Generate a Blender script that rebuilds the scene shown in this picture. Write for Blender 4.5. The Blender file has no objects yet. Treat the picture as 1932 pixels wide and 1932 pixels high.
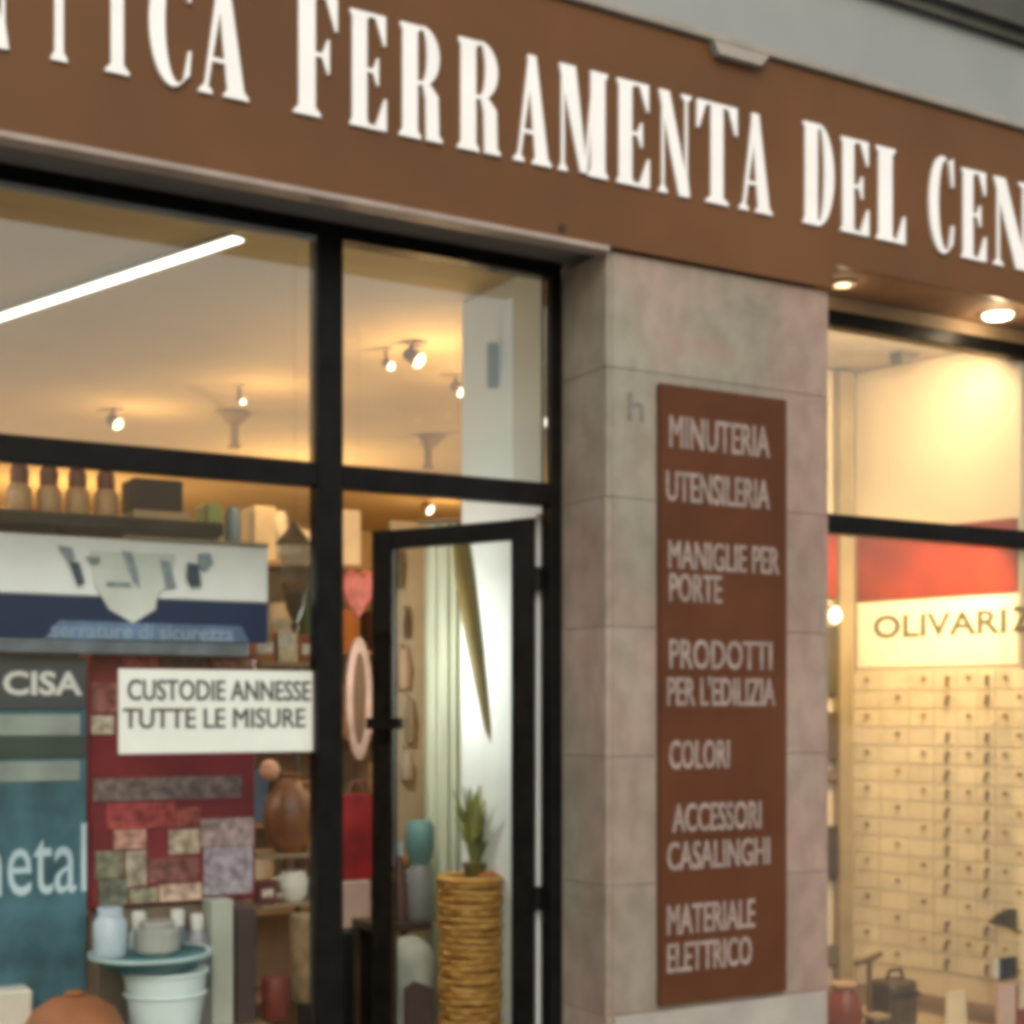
import bpy, math, random
from math import radians, tan, atan, cos, sin, pi
random.seed(11)
S = bpy.context.scene
COL = S.collection

# ------------------------------------------------------------------ camera, sky, sun, exposure
YAW = radians(30.4); F = 2805.0; CY = -3.5; CZ = 1.6
cam = bpy.data.cameras.new('camera'); cam_o = bpy.data.objects.new('camera', cam); COL.objects.link(cam_o)
cam_o.location = (0, CY, CZ); cam_o.rotation_euler = (radians(90), 0, -YAW)
cam.sensor_width = 36; cam.lens = F/1932*36; cam.shift_y = 374/1932; cam.clip_end = 500
S.camera = cam_o
W = bpy.data.worlds.new('World'); S.world = W; W.use_nodes = True
nt = W.node_tree; bg = nt.nodes['Background']
sky = nt.nodes.new('ShaderNodeTexSky'); sky.sky_type = 'NISHITA'; sky.sun_disc = False
sky.sun_elevation = radians(38); sky.sun_rotation = radians(200); sky.air_density = 1.6; sky.dust_density = 3.0; sky.ozone_density = 1.0
nt.links.new(sky.outputs[0], bg.inputs[0]); bg.inputs[1].default_value = 0.13
sun = bpy.data.lights.new('sun', 'SUN'); sun.energy = 0.75; sun.angle = radians(40); sun.color = (1, .98, .95)
sun_o = bpy.data.objects.new('sun', sun); COL.objects.link(sun_o)
sun_o.rotation_euler = (radians(52), 0, radians(-20)); sun_o.location = (-3, -8, 8)
S.view_settings.view_transform = 'Standard'; S.view_settings.look = 'None'; S.view_settings.gamma = 1
S.view_settings.use_curve_mapping = False
S.view_settings.exposure = 0.3
S.cycles.filter_width = 6.0          # soft lens

# ------------------------------------------------------------------ helpers
def at(x, y, Y):                     # point on the vertical plane Y seen at photo coordinate x, y
    a = atan((x-966)/F); th = YAW+a
    d = (Y-CY)/cos(th)*cos(a)
    return ((Y-CY)*tan(th), Y, CZ+(1340-y)*d/F)
def atz(x, y, Z):                    # the same on a horizontal plane
    a = atan((x-966)/F); th = YAW+a
    d = F*(Z-CZ)/(1340-y); r = d/cos(a)
    return (r*sin(th), CY+r*cos(th), Z)

MATS = {}
def mat(name, col, rough=.6, metal=0., var=.12, scale=6., bump=0., emit=None, spec=.4, col2=None, rnd=0., stretch=(1,1,1), coat=0.):
    if name in MATS: return MATS[name]
    m = bpy.data.materials.new(name); m.use_nodes = True; n = m.node_tree; N = n.nodes; L = n.links
    b = N['Principled BSDF']; b.inputs['Roughness'].default_value = rough; b.inputs['Metallic'].default_value = metal
    b.inputs['Specular IOR Level'].default_value = spec
    if coat: b.inputs['Coat Weight'].default_value = coat; b.inputs['Coat Roughness'].default_value = .1
    tc = N.new('ShaderNodeTexCoord'); mp = N.new('ShaderNodeMapping'); L.new(tc.outputs['Object'], mp.inputs[0])
    mp.inputs['Scale'].default_value = stretch
    nz = N.new('ShaderNodeTexNoise'); nz.inputs['Scale'].default_value = scale; nz.inputs['Detail'].default_value = 6
    L.new(mp.outputs[0], nz.inputs['Vector'])
    cr = N.new('ShaderNodeValToRGB')
    lo = [c*(1-var) for c in col]; hi = [min(1, c*(1+var)) for c in (col2 or col)]
    if col2: lo = list(col); hi = list(col2)
    cr.color_ramp.elements[0].color = (*lo, 1); cr.color_ramp.elements[1].color = (*hi, 1)
    cr.color_ramp.elements[0].position = .35; cr.color_ramp.elements[1].position = .65
    L.new(nz.outputs[0], cr.inputs[0])
    out = cr.outputs[0]
    if rnd:
        oi = N.new('ShaderNodeObjectInfo'); hs = N.new('ShaderNodeHueSaturation'); ma = N.new('ShaderNodeMapRange')
        ma.inputs['To Min'].default_value = 1-rnd; ma.inputs['To Max'].default_value = 1+rnd
        L.new(oi.outputs['Random'], ma.inputs['Value']); L.new(ma.outputs[0], hs.inputs['Value']); L.new(out, hs.inputs['Color']); out = hs.outputs[0]
    L.new(out, b.inputs['Base Color'])
    if bump:
        n2 = N.new('ShaderNodeTexNoise'); n2.inputs['Scale'].default_value = scale*6; n2.inputs['Detail'].default_value = 8
        L.new(mp.outputs[0], n2.inputs['Vector'])
        bp = N.new('ShaderNodeBump'); bp.inputs['Strength'].default_value = bump; bp.inputs['Distance'].default_value = .01
        L.new(n2.outputs[0], bp.inputs['Height']); L.new(bp.outputs[0], b.inputs['Normal'])
    if emit:
        b.inputs['Emission Color'].default_value = (*emit[0], 1); b.inputs['Emission Strength'].default_value = emit[1]
    MATS[name] = m; return m

def glass_mat(name, tint, refl=1.0, rough=.02):
    m = bpy.data.materials.new(name); m.use_nodes = True; n = m.node_tree; N = n.nodes; L = n.links
    N.remove(N['Principled BSDF']); o = N['Material Output']
    t = N.new('ShaderNodeBsdfTransparent'); t.inputs[0].default_value = (*tint, 1)
    g = N.new('ShaderNodeBsdfGlossy'); g.inputs['Roughness'].default_value = rough
    fr = N.new('ShaderNodeFresnel'); fr.inputs[0].default_value = 1.5
    mu = N.new('ShaderNodeMath'); mu.operation = 'MULTIPLY'; mu.inputs[1].default_value = refl
    mx = N.new('ShaderNodeMixShader'); L.new(fr.outputs[0], mu.inputs[0]); L.new(mu.outputs[0], mx.inputs[0])
    L.new(t.outputs[0], mx.inputs[1]); L.new(g.outputs[0], mx.inputs[2]); L.new(mx.outputs[0], o.inputs[0])
    MATS[name] = m; return m

class MB:
    def __init__(s): s.v = []; s.f = []
    def add(s, v, f):
        k = len(s.v); s.v += [tuple(p) for p in v]; s.f += [tuple(i+k for i in q) for q in f]; return s
    def box(s, x0, x1, y0, y1, z0, z1, b=0.0):
        if x0 > x1: x0, x1 = x1, x0
        if y0 > y1: y0, y1 = y1, y0
        if z0 > z1: z0, z1 = z1, z0
        b = min(b, (x1-x0)/2.5, (z1-z0)/2.5, (y1-y0)/2.5)
        if b <= 0:
            v = [(x, y, z) for z in (z0, z1) for y in (y0, y1) for x in (x0, x1)]
            return s.add(v, [(0,2,3,1),(4,5,7,6),(0,1,5,4),(2,6,7,3),(0,4,6,2),(1,3,7,5)])
        # chamfered on the edges that run along y (front outline) and the front and back rims
        out = [(x0+b,z0),(x1-b,z0),(x1,z0+b),(x1,z1-b),(x1-b,z1),(x0+b,z1),(x0,z1-b),(x0,z0+b)]
        cx, cz = (x0+x1)/2, (z0+z1)/2
        def inn(p):
            sx = (x1-x0-2*b)/(x1-x0); sz = (z1-z0-2*b)/(z1-z0)
            return (cx+(p[0]-cx)*sx, cz+(p[1]-cz)*sz)
        R = [[(*inn(p),) for p in out], out, out, [(*inn(p),) for p in out]]; ys = [y0, y0+b, y1-b, y1]
        v = []; 
        for r, y in zip(R, ys): v += [(p[0], y, p[1]) for p in r]
        f = [tuple(range(8)), tuple(reversed(range(24, 32)))]
        for i in range(3):
            for j in range(8): f.append((i*8+j, (i+1)*8+j, (i+1)*8+(j+1)%8, i*8+(j+1)%8))
        return s.add(v, f)
    def prism(s, pts, y0, y1):       # polygon of (x, z) extruded from y0 to y1
        n = len(pts); v = [(p[0], y0, p[1]) for p in pts]+[(p[0], y1, p[1]) for p in pts]
        f = [tuple(range(n)), tuple(reversed(range(n, 2*n)))]+[(i, i+n, (i+1) % n+n, (i+1) % n) for i in range(n)]
        return s.add(v, f)
    def lathe(s, prof, c, n=24, cap=True):   # prof: (r, z) from bottom to top
        v = []
        for r, z in prof: v += [(c[0]+r*cos(2*pi*i/n), c[1]+r*sin(2*pi*i/n), c[2]+z) for i in range(n)]
        f = []
        for k in range(len(prof)-1):
            for i in range(n): f.append((k*n+i, k*n+(i+1) % n, (k+1)*n+(i+1) % n, (k+1)*n+i))
        if cap: f += [tuple(reversed(range(n))), tuple((len(prof)-1)*n+i for i in range(n))]
        return s.add(v, f)
    def tube(s, pts, rad, n=10):
        from mathutils import Vector
        P = [Vector(p) for p in pts]; v = []; rr = rad if isinstance(rad, (list, tuple)) else [rad]*len(P)
        for i, p in enumerate(P):
            d = (P[min(i+1, len(P)-1)]-P[max(i-1, 0)]).normalized()
            u = d.cross(Vector((0, 0, 1)));
            if u.length < .05: u = d.cross(Vector((1, 0, 0)))
            u.normalize(); w = d.cross(u)
            v += [tuple(p+(u*cos(2*pi*j/n)+w*sin(2*pi*j/n))*rr[i]) for j in range(n)]
        f = [(k*n+j, k*n+(j+1) % n, (k+1)*n+(j+1) % n, (k+1)*n+j) for k in range(len(P)-1) for j in range(n)]
        f += [tuple(reversed(range(n))), tuple((len(P)-1)*n+j for j in range(n))]
        return s.add(v, f)

def wloc(o):
    p = [0, 0, 0]
    while o: p = [p[i]+o.location[i] for i in range(3)]; o = o.parent
    return p
def part(name, mb, m, parent=None, smooth=False, label=None):
    me = bpy.data.meshes.new(name); off = wloc(parent) if parent else (0, 0, 0)
    me.from_pydata([(v[0]-off[0], v[1]-off[1], v[2]-off[2]) for v in mb.v], [], mb.f); me.update()
    import bmesh
    bm = bmesh.new(); bm.from_mesh(me); bmesh.ops.recalc_face_normals(bm, faces=bm.faces); bm.to_mesh(me); bm.free()
    if smooth:
        me.polygons.foreach_set('use_smooth', [True]*len(me.polygons)); me.set_sharp_from_angle(angle=radians(40))
    me.materials.append(m)
    o = bpy.data.objects.new(name, me); COL.objects.link(o)
    if parent: o.parent = parent
    if label: o['label'] = label
    return o
def thing(name, label, cat, loc, group=None):
    o = bpy.data.objects.new(name, None); COL.objects.link(o); o.location = loc; o.empty_display_size = .1
    o['label'] = label; o['category'] = cat
    if group: o['group'] = group
    return o
def solo(name, mb, m, label, cat, group=None, smooth=False):
    o = part(name, mb, m, None, smooth); 
    o['label'] = label; o['category'] = cat
    if group: o['group'] = group
    # origin to the middle of its base
    me = o.data; xs = [v.co for v in me.vertices]; c = [sum(p[i] for p in xs)/len(xs) for i in range(3)]; c[2] = min(p[2] for p in xs)
    from mathutils import Vector, Matrix
    me.transform(Matrix.Translation(-Vector(c))); o.location = c
    return o
def struct(name, mb, m):
    o = part(name, mb, m); o['kind'] = 'structure'; return o
def text_part(name, txt, x0, x1, z0, z1, y, m, parent, depth=.0015, bold=0.0, xform=None, fat=0.0):
    cu = bpy.data.curves.new('lettering', 'FONT'); cu.body = txt; cu.extrude = depth/2; cu.offset = bold; cu.resolution_u = 3
    to = bpy.data.objects.new('lettering', cu); COL.objects.link(to)
    dg = bpy.context.evaluated_depsgraph_get(); me = bpy.data.meshes.new_from_object(to.evaluated_get(dg))
    bpy.data.objects.remove(to)
    xs = [v.co.x for v in me.vertices]; ys = [v.co.y for v in me.vertices]
    ax, bx, ay, by = min(xs), max(xs), min(ys), max(ys); off = wloc(parent)
    for v in me.vertices:
        u = (v.co.x-ax)/(bx-ax); w = (v.co.y-ay)/(by-ay); d = v.co.z
        if xform: p = xform(u, w, d)
        else: p = (x0+(x1-x0)*u, y-d, z0+(z1-z0)*w)
        v.co = (p[0]-off[0], p[1]-off[1], p[2]-off[2])
    if fat:                            # heavier strokes: shifted copies of the print, each a hair deeper
        vs = [tuple(v.co) for v in me.vertices]; fcs = [tuple(p.vertices) for p in me.polygons]; V = []; Fc = []
        for q, (sx, sz) in enumerate(((0, 0), (fat, 0), (0, fat*.5), (fat, fat*.5))):
            V += [(a_+sx, b_+.0002*q, c_+sz) for a_, b_, c_ in vs]; Fc += [tuple(i_+q*len(vs) for i_ in f_) for f_ in fcs]
        me = bpy.data.meshes.new('lettering'); me.from_pydata(V, [], Fc); me.update()
    me.materials.clear(); me.materials.append(m)
    o = bpy.data.objects.new(name, me); COL.objects.link(o); o.parent = parent; return o

# ------------------------------------------------------------------ materials
M_brown = mat('fascia brown', (.132,.058,.0205), .5, var=.14, scale=1.6, bump=.03, spec=.22)
M_board = mat('plaque brown', (.092,.033,.014), .6, var=.14, scale=3, spec=.15)
M_letter = mat('letter white', (.90,.89,.87), .4, var=.03)
M_plaqtext = mat('faded print', (.27,.21,.185), .6, var=.22, scale=25)
M_cap = mat('cap strip beige', (.30,.27,.23), .5, var=.15)
M_trim = mat('trim beige', (.33,.27,.23), .5, var=.15)
M_plaster = mat('grey plaster', (.25,.27,.265), .9, scale=1.2, bump=.15, col2=(.32,.335,.325))
M_course = mat('string course stone', (.085,.085,.075), .9, var=.25, scale=3, bump=.2)
M_soffit = mat('soffit render', (.17,.155,.14), .9, var=.15, scale=3, bump=.1)
M_black = mat('black anodised frame', (.006,.0055,.005), .42, var=.3, scale=20, spec=.12)
M_doorblk = mat('door black paint', (.008,.007,.006), .38, var=.3, scale=20, spec=.12)
M_mortar = mat('mortar', (.40,.36,.32), .95, var=.2, scale=30)
M_ceil = mat('ceiling paint', (.42,.315,.165), .85, var=.04, scale=2)
M_wallw = mat('white side wall', (.80,.86,.84), .8, var=.04, scale=2)
M_wallb = mat('shop wall cream', (.48,.37,.23), .85, var=.1, scale=2)
M_floor = mat('shop floor tile', (.25,.19,.14), .4, var=.15, scale=3)
M_pave = mat('pavement stone', (.22,.21,.20), .85, var=.2, scale=.8, bump=.2)
G_out = glass_mat('window glass', (.97,.98,.97), .25)
G_up = glass_mat('boosted upper glass', (.95,.97,.96), 1.8)  # reflection boosted above plain glass to veil the ceiling grey
G_door = glass_mat('door glass', (.95,.97,.96), .4)
E_strip = mat('strip diffuser', (.9,.85,.75), .5, emit=((1, .94, .82), 4.0))
E_spot = mat('spot lens', (.9,.85,.75), .5, emit=((1, .84, .60), 5.))
E_down = mat('downlight lens', (.9,.85,.75), .5, emit=((1, .80, .55), 6.))

def stone_mat():
    m = bpy.data.materials.new('pillar stone'); m.use_nodes = True; n = m.node_tree; N = n.nodes; L = n.links
    b = N['Principled BSDF']; b.inputs['Roughness'].default_value = .72; b.inputs['Specular IOR Level'].default_value = .3
    tc = N.new('ShaderNodeNewGeometry')
    def noise(sc, det, st=(1,1,1)):
        mp = N.new('ShaderNodeMapping'); mp.inputs['Scale'].default_value = st; L.new(tc.outputs['Position'], mp.inputs[0])
        z = N.new('ShaderNodeTexNoise'); z.inputs['Scale'].default_value = sc; z.inputs['Detail'].default_value = det; L.new(mp.outputs[0], z.inputs[0]); return z
    def ramp(src, a, bb, p0=.35, p1=.65):
        r = N.new('ShaderNodeValToRGB'); r.color_ramp.elements[0].color = (*a, 1); r.color_ramp.elements[1].color = (*bb, 1)
        r.color_ramp.elements[0].position = p0; r.color_ramp.elements[1].position = p1; L.new(src, r.inputs[0]); return r.outputs[0]
    base = ramp(noise(2.2, 5).outputs[0], (.262,.218,.185), (.308,.268,.232))
    pink = ramp(noise(1.7, 3, (1,1,.6)).outputs[0], (1.14,.94,.92), (.92,1.0,.92), .4, .6)
    mul = N.new('ShaderNodeMix'); mul.data_type = 'RGBA'; mul.blend_type = 'MULTIPLY'; mul.inputs[0].default_value = 1
    L.new(base, mul.inputs[6]); L.new(pink, mul.inputs[7])
    st = ramp(noise(16, 9, (1,1,.7)).outputs[0], (.84,.83,.80), (1.06,1.06,1.06), .38, .6)
    m2 = N.new('ShaderNodeMix'); m2.data_type = 'RGBA'; m2.blend_type = 'MULTIPLY'; m2.inputs[0].default_value = .8
    L.new(mul.outputs[2], m2.inputs[6]); L.new(st, m2.inputs[7])
    oi = N.new('ShaderNodeObjectInfo'); hs = N.new('ShaderNodeHueSaturation'); mr = N.new('ShaderNodeMapRange')
    mr.inputs['To Min'].default_value = .9; mr.inputs['To Max'].default_value = 1.1
    L.new(oi.outputs['Random'], mr.inputs['Value']); L.new(mr.outputs[0], hs.inputs['Value']); L.new(m2.outputs[2], hs.inputs['Color'])
    out = hs.outputs[0]
    for (sx, sy, rx, rz, colr_, am) in ((1330, 655, .16, .05, (.36,.17,.15), .55), (1430, 585, .13, .05, (.15,.16,.12), .6), (1120, 1725, .09, .12, (.20,.15,.09), .6), (1500, 1560, .05, .16, (.33,.20,.19), .5)):
        P = at(sx, sy, 0)
        mp = N.new('ShaderNodeMapping'); mp.vector_type = 'POINT'; mp.inputs['Location'].default_value = (-P[0]/rx, 0, -P[2]/rz); mp.inputs['Scale'].default_value = (1/rx, 1, 1/rz)
        L.new(tc.outputs['Position'], mp.inputs[0])
        ln = N.new('ShaderNodeVectorMath'); ln.operation = 'LENGTH'; L.new(mp.outputs[0], ln.inputs[0])
        nn = noise(14, 6, (1,1,2.5)); ad = N.new('ShaderNodeMath'); ad.operation = 'MULTIPLY_ADD'; ad.inputs[1].default_value = 2.4; L.new(nn.outputs[0], ad.inputs[0]); L.new(ln.outputs['Value'], ad.inputs[2])
        mr2 = N.new('ShaderNodeMapRange'); mr2.inputs['From Min'].default_value = 1.0; mr2.inputs['From Max'].default_value = 2.1
        mr2.inputs['To Min'].default_value = am; mr2.inputs['To Max'].default_value = 0; L.new(ad.outputs[0], mr2.inputs['Value'])
        mm_ = N.new('ShaderNodeMix'); mm_.data_type = 'RGBA'; L.new(mr2.outputs[0], mm_.inputs[0]); L.new(out, mm_.inputs[6]); mm_.inputs[7].default_value = (*colr_, 1); out = mm_.outputs[2]
    L.new(out, b.inputs['Base Color'])
    bp = N.new('ShaderNodeBump'); bp.inputs['Strength'].default_value = .25; bp.inputs['Distance'].default_value = .006
    L.new(noise(60, 8).outputs[0], bp.inputs['Height']); L.new(bp.outputs[0], b.inputs['Normal'])
    return m
M_stone = stone_mat()

# ------------------------------------------------------------------ setting
struct('pavement', MB().box(-120, 120, -120, -.05, -.3, 0), M_pave)
struct('interior_floor', MB().box(-5, 6.5, -.05, 7.2, -.25, .01), M_floor)
PX0, PX1 = 2.366, 3.198              # pillar width
CEIL = 3.0
struct('interior_ceiling', MB().box(-5, 2.6, .31, 7.1, CEIL, CEIL+.12).box(2.6, 6.5, 1.25, 7.1, CEIL, CEIL+.12), M_ceil)
struct('interior_wall', MB().box(-5, 6.5, 7.1, 7.3, 0, 3.2), M_wallb)
struct('interior_wall', MB().box(-5.2, -5, .31, 7.1, 0, 3.2), M_wallb)
struct('interior_wall', MB().box(6.5, 6.7, .3, 7.1, 0, 3.2), M_wallb)
struct('side_wall', MB().box(2.44, 2.58, .297, 1.0, .0, CEIL-.002), M_wallw)

bl = thing('shop_building', 'grey plastered building with a stone clad pillar between two lit shop windows', 'building', (2.8, .6, 0))
part('upper_wall', MB().box(-5, 7.5, .0, .31, 3.56, 6.5), M_plaster, bl)
sc_ = part('string_course', MB().box(-5, 7.5, -.03, .0, 3.865, 4.02).box(-5, 7.5, -.06, -.03, 3.90, 4.02), M_course, bl)
part('string_course', MB().box(-5, 7.5, -.085, -.001, 4.021, 4.30), mat('upper band', (.17,.14,.12), .9, var=.2, bump=.2), bl)
part('lintel', MB().box(-5, 3.2, .002, .31, 2.928, 3.558), M_soffit, bl)
part('lintel', MB().box(3.2005, 7.5, .002, .31, 2.985, 3.558), mat('soffit brown', (.22,.13,.07), .8, var=.15), bl)
pil = part('pillar', MB().box(PX0+.022, PX1-.022, .022, .296, 0, 2.905), M_mortar, bl)
zs = [0, .362, .731, 1.10, 1.468, 1.838, 2.207, 2.576, 2.905]
for i in range(8):
    z0, z1 = zs[i]+.0008, zs[i+1]-.0008
    j = random.uniform(0, .002)
    part('stone_slab', MB().box(PX0+.018, PX1-.018, 0-j, .024, z0, z1, .001), M_stone, pil)
    part('stone_slab', MB().box(PX0+.0-j, PX0+.0225, .003, .235, z0, z1, .0008), M_stone, pil)
    part('stone_slab', MB().box(PX1-.0225, PX1, .003, .235, z0, z1, .0008), M_stone, pil)
# pale plinth block at the foot of the pillar
part('plinth', MB().box(PX0+.019, PX1-.019, -.012, -.003, 0, .728, .003), mat('plinth stone', (.33,.31,.28), .7, var=.15, scale=5, bump=.15), bl)
# engraved house number
text_part('house_number', 'h', *[at(1184,0,0)[0], at(1214,0,0)[0]], at(1200,792,0)[2], at(1200,742,0)[2], -.0035, mat('number grey', (.19,.18,.16), .7), bl)

# ------------------------------------------------------------------ fascia sign
FY = -.02
fs = thing('fascia_sign', 'long brown shop fascia with tall white serif lettering ANTICA FERRAMENTA DEL CENTRO', 'sign', (2.0, FY, 2.91))
part('panel', MB().box(-3.0, 3.2, FY, 0, 2.91, 3.567), M_brown, fs)
part('panel', MB().box(3.2005, 7.2, FY, 0, 2.985, 3.567), M_brown, fs)
part('cap_strip', MB().box(-3.0, 7.2, FY-.018, .0, 3.568, 3.592, .003), M_cap, fs)
part('bottom_trim', MB().box(-3.0, 2.36, FY-.006, .03, 2.893, 2.9095, .002), M_trim, fs)
part('cap_bracket', MB().prism([(at(1335,0,FY)[0], 3.56), (at(1440,0,FY)[0], 3.56), (at(1425,0,FY)[0], 3.525), (at(1345,0,FY)[0], 3.525)], FY-.03, FY-.001), M_cap, fs)
part('screw_head', MB().tube([(at(1060,0,FY)[0], FY-.006, at(1060,430,FY)[2]), (at(1060,0,FY)[0], FY, at(1060,430,FY)[2])], .011, 10), mat('rust', (.05,.03,.02), .9), fs)

def rc(a, b, c, d): return [(a, c), (b, c), (b, d), (a, d)]
def serif(a, b, y, up, w=.12):       # bracketed serif under/over a stem a..b
    h = .022; k = .05
    if up: return [(a-w, 1), (b+w, 1), (b+w, 1-h), (b, 1-h-k), (a, 1-h-k), (a-w, 1-h)]
    return [(a-w, 0), (b+w, 0), (b+w, h), (b, h+k), (a, h+k), (a-w, h)]
def ring(cx, cy, rx, ry, ix, iy, icx, a0, a1, n=16, icy=None):
    icy = cy if icy is None else icy; q = []
    for i in range(n):
        t0 = radians(a0+(a1-a0)*i/n); t1 = radians(a0+(a1-a0)*(i+1)/n)
        q.append([(cx+rx*cos(t0), cy+ry*sin(t0)), (cx+rx*cos(t1), cy+ry*sin(t1)), (icx+ix*cos(t1), icy+iy*sin(t1)), (icx+ix*cos(t0), icy+iy*sin(t0))])
    return q
G = {}
G['I'] = [rc(.26,.74,0,1), serif(.26,.74,0,0,.22), serif(.26,.74,1,1,.22)]
G['T'] = [rc(.35,.65,0,1), serif(.35,.65,0,0,.13), rc(0,1,.965,1), [(0,.97),(.0,.72),(.05,.72),(.22,.97)], [(1,.97),(1,.72),(.95,.72),(.78,.97)]]
G['N'] = [rc(.10,.17,0,1), serif(.10,.17,0,0,.1), [(0,1),(.33,1),(.97,0),(.64,0)], rc(.83,.90,0.1,1), serif(.83,.90,1,1,.12), [(.90,0),(.97,0),(.90,.2),(.83,.12)]]
G['A'] = [[(.40,.97),(.46,1),(.52,.9),(.17,.0),(.10,.0)], [(.38,1),(.60,1),(.95,0),(.60,0),(.40,.85)], rc(.22,.70,.27,.305), serif(.10,.18,0,0,.1), serif(.60,.92,0,0,.1)]
G['E'] = [rc(.08,.46,0,1), serif(.08,.46,0,0,.06), serif(.08,.46,1,1,.06), rc(.4,.95,.965,1), rc(.4,.97,0,.035), rc(.4,.76,.485,.52),
          [(.95,1),(.95,.74),(.90,.74),(.68,.97)], [(.97,0),(.97,.28),(.92,.28),(.68,.03)], [(.76,.62),(.72,.62),(.60,.50),(.72,.38),(.76,.38)]]
G['F'] = [rc(.08,.46,0,1), serif(.08,.46,0,0,.12), serif(.08,.46,1,1,.06), rc(.4,.97,.965,1), rc(.4,.78,.485,.52),
          [(.97,1),(.97,.72),(.92,.72),(.70,.97)], [(.78,.64),(.74,.64),(.60,.50),(.74,.36),(.78,.36)]]
G['L'] = [rc(.08,.55,0,1), serif(.08,.55,0,0,.08), serif(.08,.55,1,1,.1), rc(.5,1,0,.035), [(1,0),(1,.30),(.95,.30),(.70,.03)]]
G['R'] = [rc(.06,.42,0,1), serif(.06,.42,0,0,.08), serif(.06,.42,1,1,.06), rc(.4,.55,.965,1), rc(.4,.55,.48,.515)] + \
         ring(.52,.74,.42,.26,.12,.225,.52,-90,90) + [[(.52,.50),(.70,.50),(.90,.40),(.92,.06),(1.0,.02),(1.0,0),(.62,0),(.60,.36)]]
G['D'] = [rc(.06,.46,0,1), serif(.06,.46,0,0,.06), serif(.06,.46,1,1,.06)] + ring(.46,.5,.52,.5,.17,.46,.50,-90,90,20)
G['C'] = ring(.56,.5,.54,.51,.30,.475,.68,60,300,26) + [[(.80,.95),(.95,1),(.98,.70),(.92,.70)], [(.80,.05),(.94,.10),(.98,.30),(.92,.30)]]
G['M'] = [rc(.05,.11,0,1), serif(.05,.11,0,0,.06), [(0,1),(.34,1),(.58,.02),(.44,.02)], [(.52,.02),(.58,.02),(.76,1),(.68,.86)], rc(.66,.96,0,1), serif(.66,.96,0,0,.06), serif(.70,.96,1,1,.05)]
G['O'] = ring(.5,.5,.5,.51,.20,.47,.5,0,360,32)
def letter(ch, x0, x1, z0, z1):
    mb = MB(); w = x1-x0; h = z1-z0
    for i, p in enumerate(G[ch]):
        mb.prism([(x0+a*w, z0+b*h) for a, b in p], FY-.008-.0002*i, FY-.0005)
    part('letter', mb, M_letter, fs)
BIG = 3.405; SM = 3.388; BOT = 3.092
L1 = [('T',84,140),('I',197,247),('C',280,362),('A',375,468),('F',558,640),('E',660,732),('R',756,834),('R',866,944),('A',970,1040),('M',1056,1146),
      ('E',1164,1228),('N',1244,1304),('T',1316,1392),('A',1396,1457),('D',1517,1575),('E',1587,1642),('L',1655,1709),('C',1753,1800),('E',1815,1863),('N',1876,1942)]
for i, (ch, a, b) in enumerate(L1):
    letter(ch, at(a,0,FY-.01)[0], at(b,0,FY-.01)[0], BOT, BIG if i in (0,1,2,3,4,14,17) and (i in (4,14,17)) else SM)
xn = at(20,0,FY-.01)[0]; letter('N', xn-.115, xn, BOT, SM); letter('A', xn-.26, xn-.135, BOT, BIG)
xt = at(1942,0,FY-.01)[0]
for k, ch in enumerate('TRO'): letter(ch, xt+.05+.19*k, xt+.19+.19*k, BOT, SM)

# ------------------------------------------------------------------ plaque on the pillar
PXa, PXb = at(1245,0,-.02)[0], at(1484,0,-.02)[0]
pz1, pz0 = at(1245,722,-.02)[2], at(1245,1899,-.02)[2]
pq = thing('pillar_plaque', 'tall narrow brown plaque with rows of faded capitals on the stone pillar', 'sign', ((PXa+PXb)/2, -.02, pz0))
part('board', MB().box(PXa, PXb, -.022, -.004, pz0, pz1, .002), M_board, pq)
rows = [('MINUTERIA',1262,1452,818,66),('UTENSILERIA',1256,1452,921,62),('MANIGLIE PER',1260,1470,1050,58),('PORTE',1262,1362,1112,58),
        ('PRODOTTI',1262,1456,1238,60),('PER L\'EDILIZIA',1258,1462,1308,60),('COLORI',1262,1376,1421,58),('ACCESSORI',1268,1436,1541,58),
        ('CASALINGHI',1258,1452,1613,58),('MATERIALE',1258,1424,1733,60),('ELETTRICO',1258,1418,1805,60)]
for t, a, b, yc, h in rows:
    xa, xb = at(a,0,-.022)[0], at(b,0,-.022)[0]-.0045
    zc = at(1262, yc-4 if yc < 1340 else yc+4, -.022)[2]; hh = h/655*.92
    text_part('lettering', t, xa, xb, zc-hh/2, zc+hh/2, -.0235, M_plaqtext, pq, .001, fat=.0045)
# ------------------------------------------------------------------ left shop window frame
WY0, WY1 = .235, .295
xm0, xm1 = at(600,0,WY0)[0], at(648,0,WY0)[0]
xj0, xj1 = at(1041,0,WY0)[0], PX0-.001
zt0, zt1 = 2.208, 2.272
lw = thing('shop_window', 'black framed shop window with two upper panes left of the stone pillar', 'window', (1.0, .26, .0))
part('top_rail', MB().box(-3, xj1, WY0, WY1, 2.886, 2.927, .002), M_black, lw)
part('mullion', MB().box(xm0, xm1, WY0, WY1, 0.011, 2.8855, .002), M_black, lw)
part('jamb', MB().box(xj0, xj1, WY0, WY1, 0.011, 2.8855, .002), M_black, lw)
part('transom', MB().box(-3, xm0-.0005, WY0+.003, WY1, zt0, zt1, .002), M_black, lw)
part('transom', MB().box(xm1+.0005, xj0-.0005, WY0+.003, WY1, zt0, zt1, .002), M_black, lw)
part('sill', MB().box(-3, xm0-.001, WY0, WY1+.02, .011, .12, .002), M_black, lw)
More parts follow.
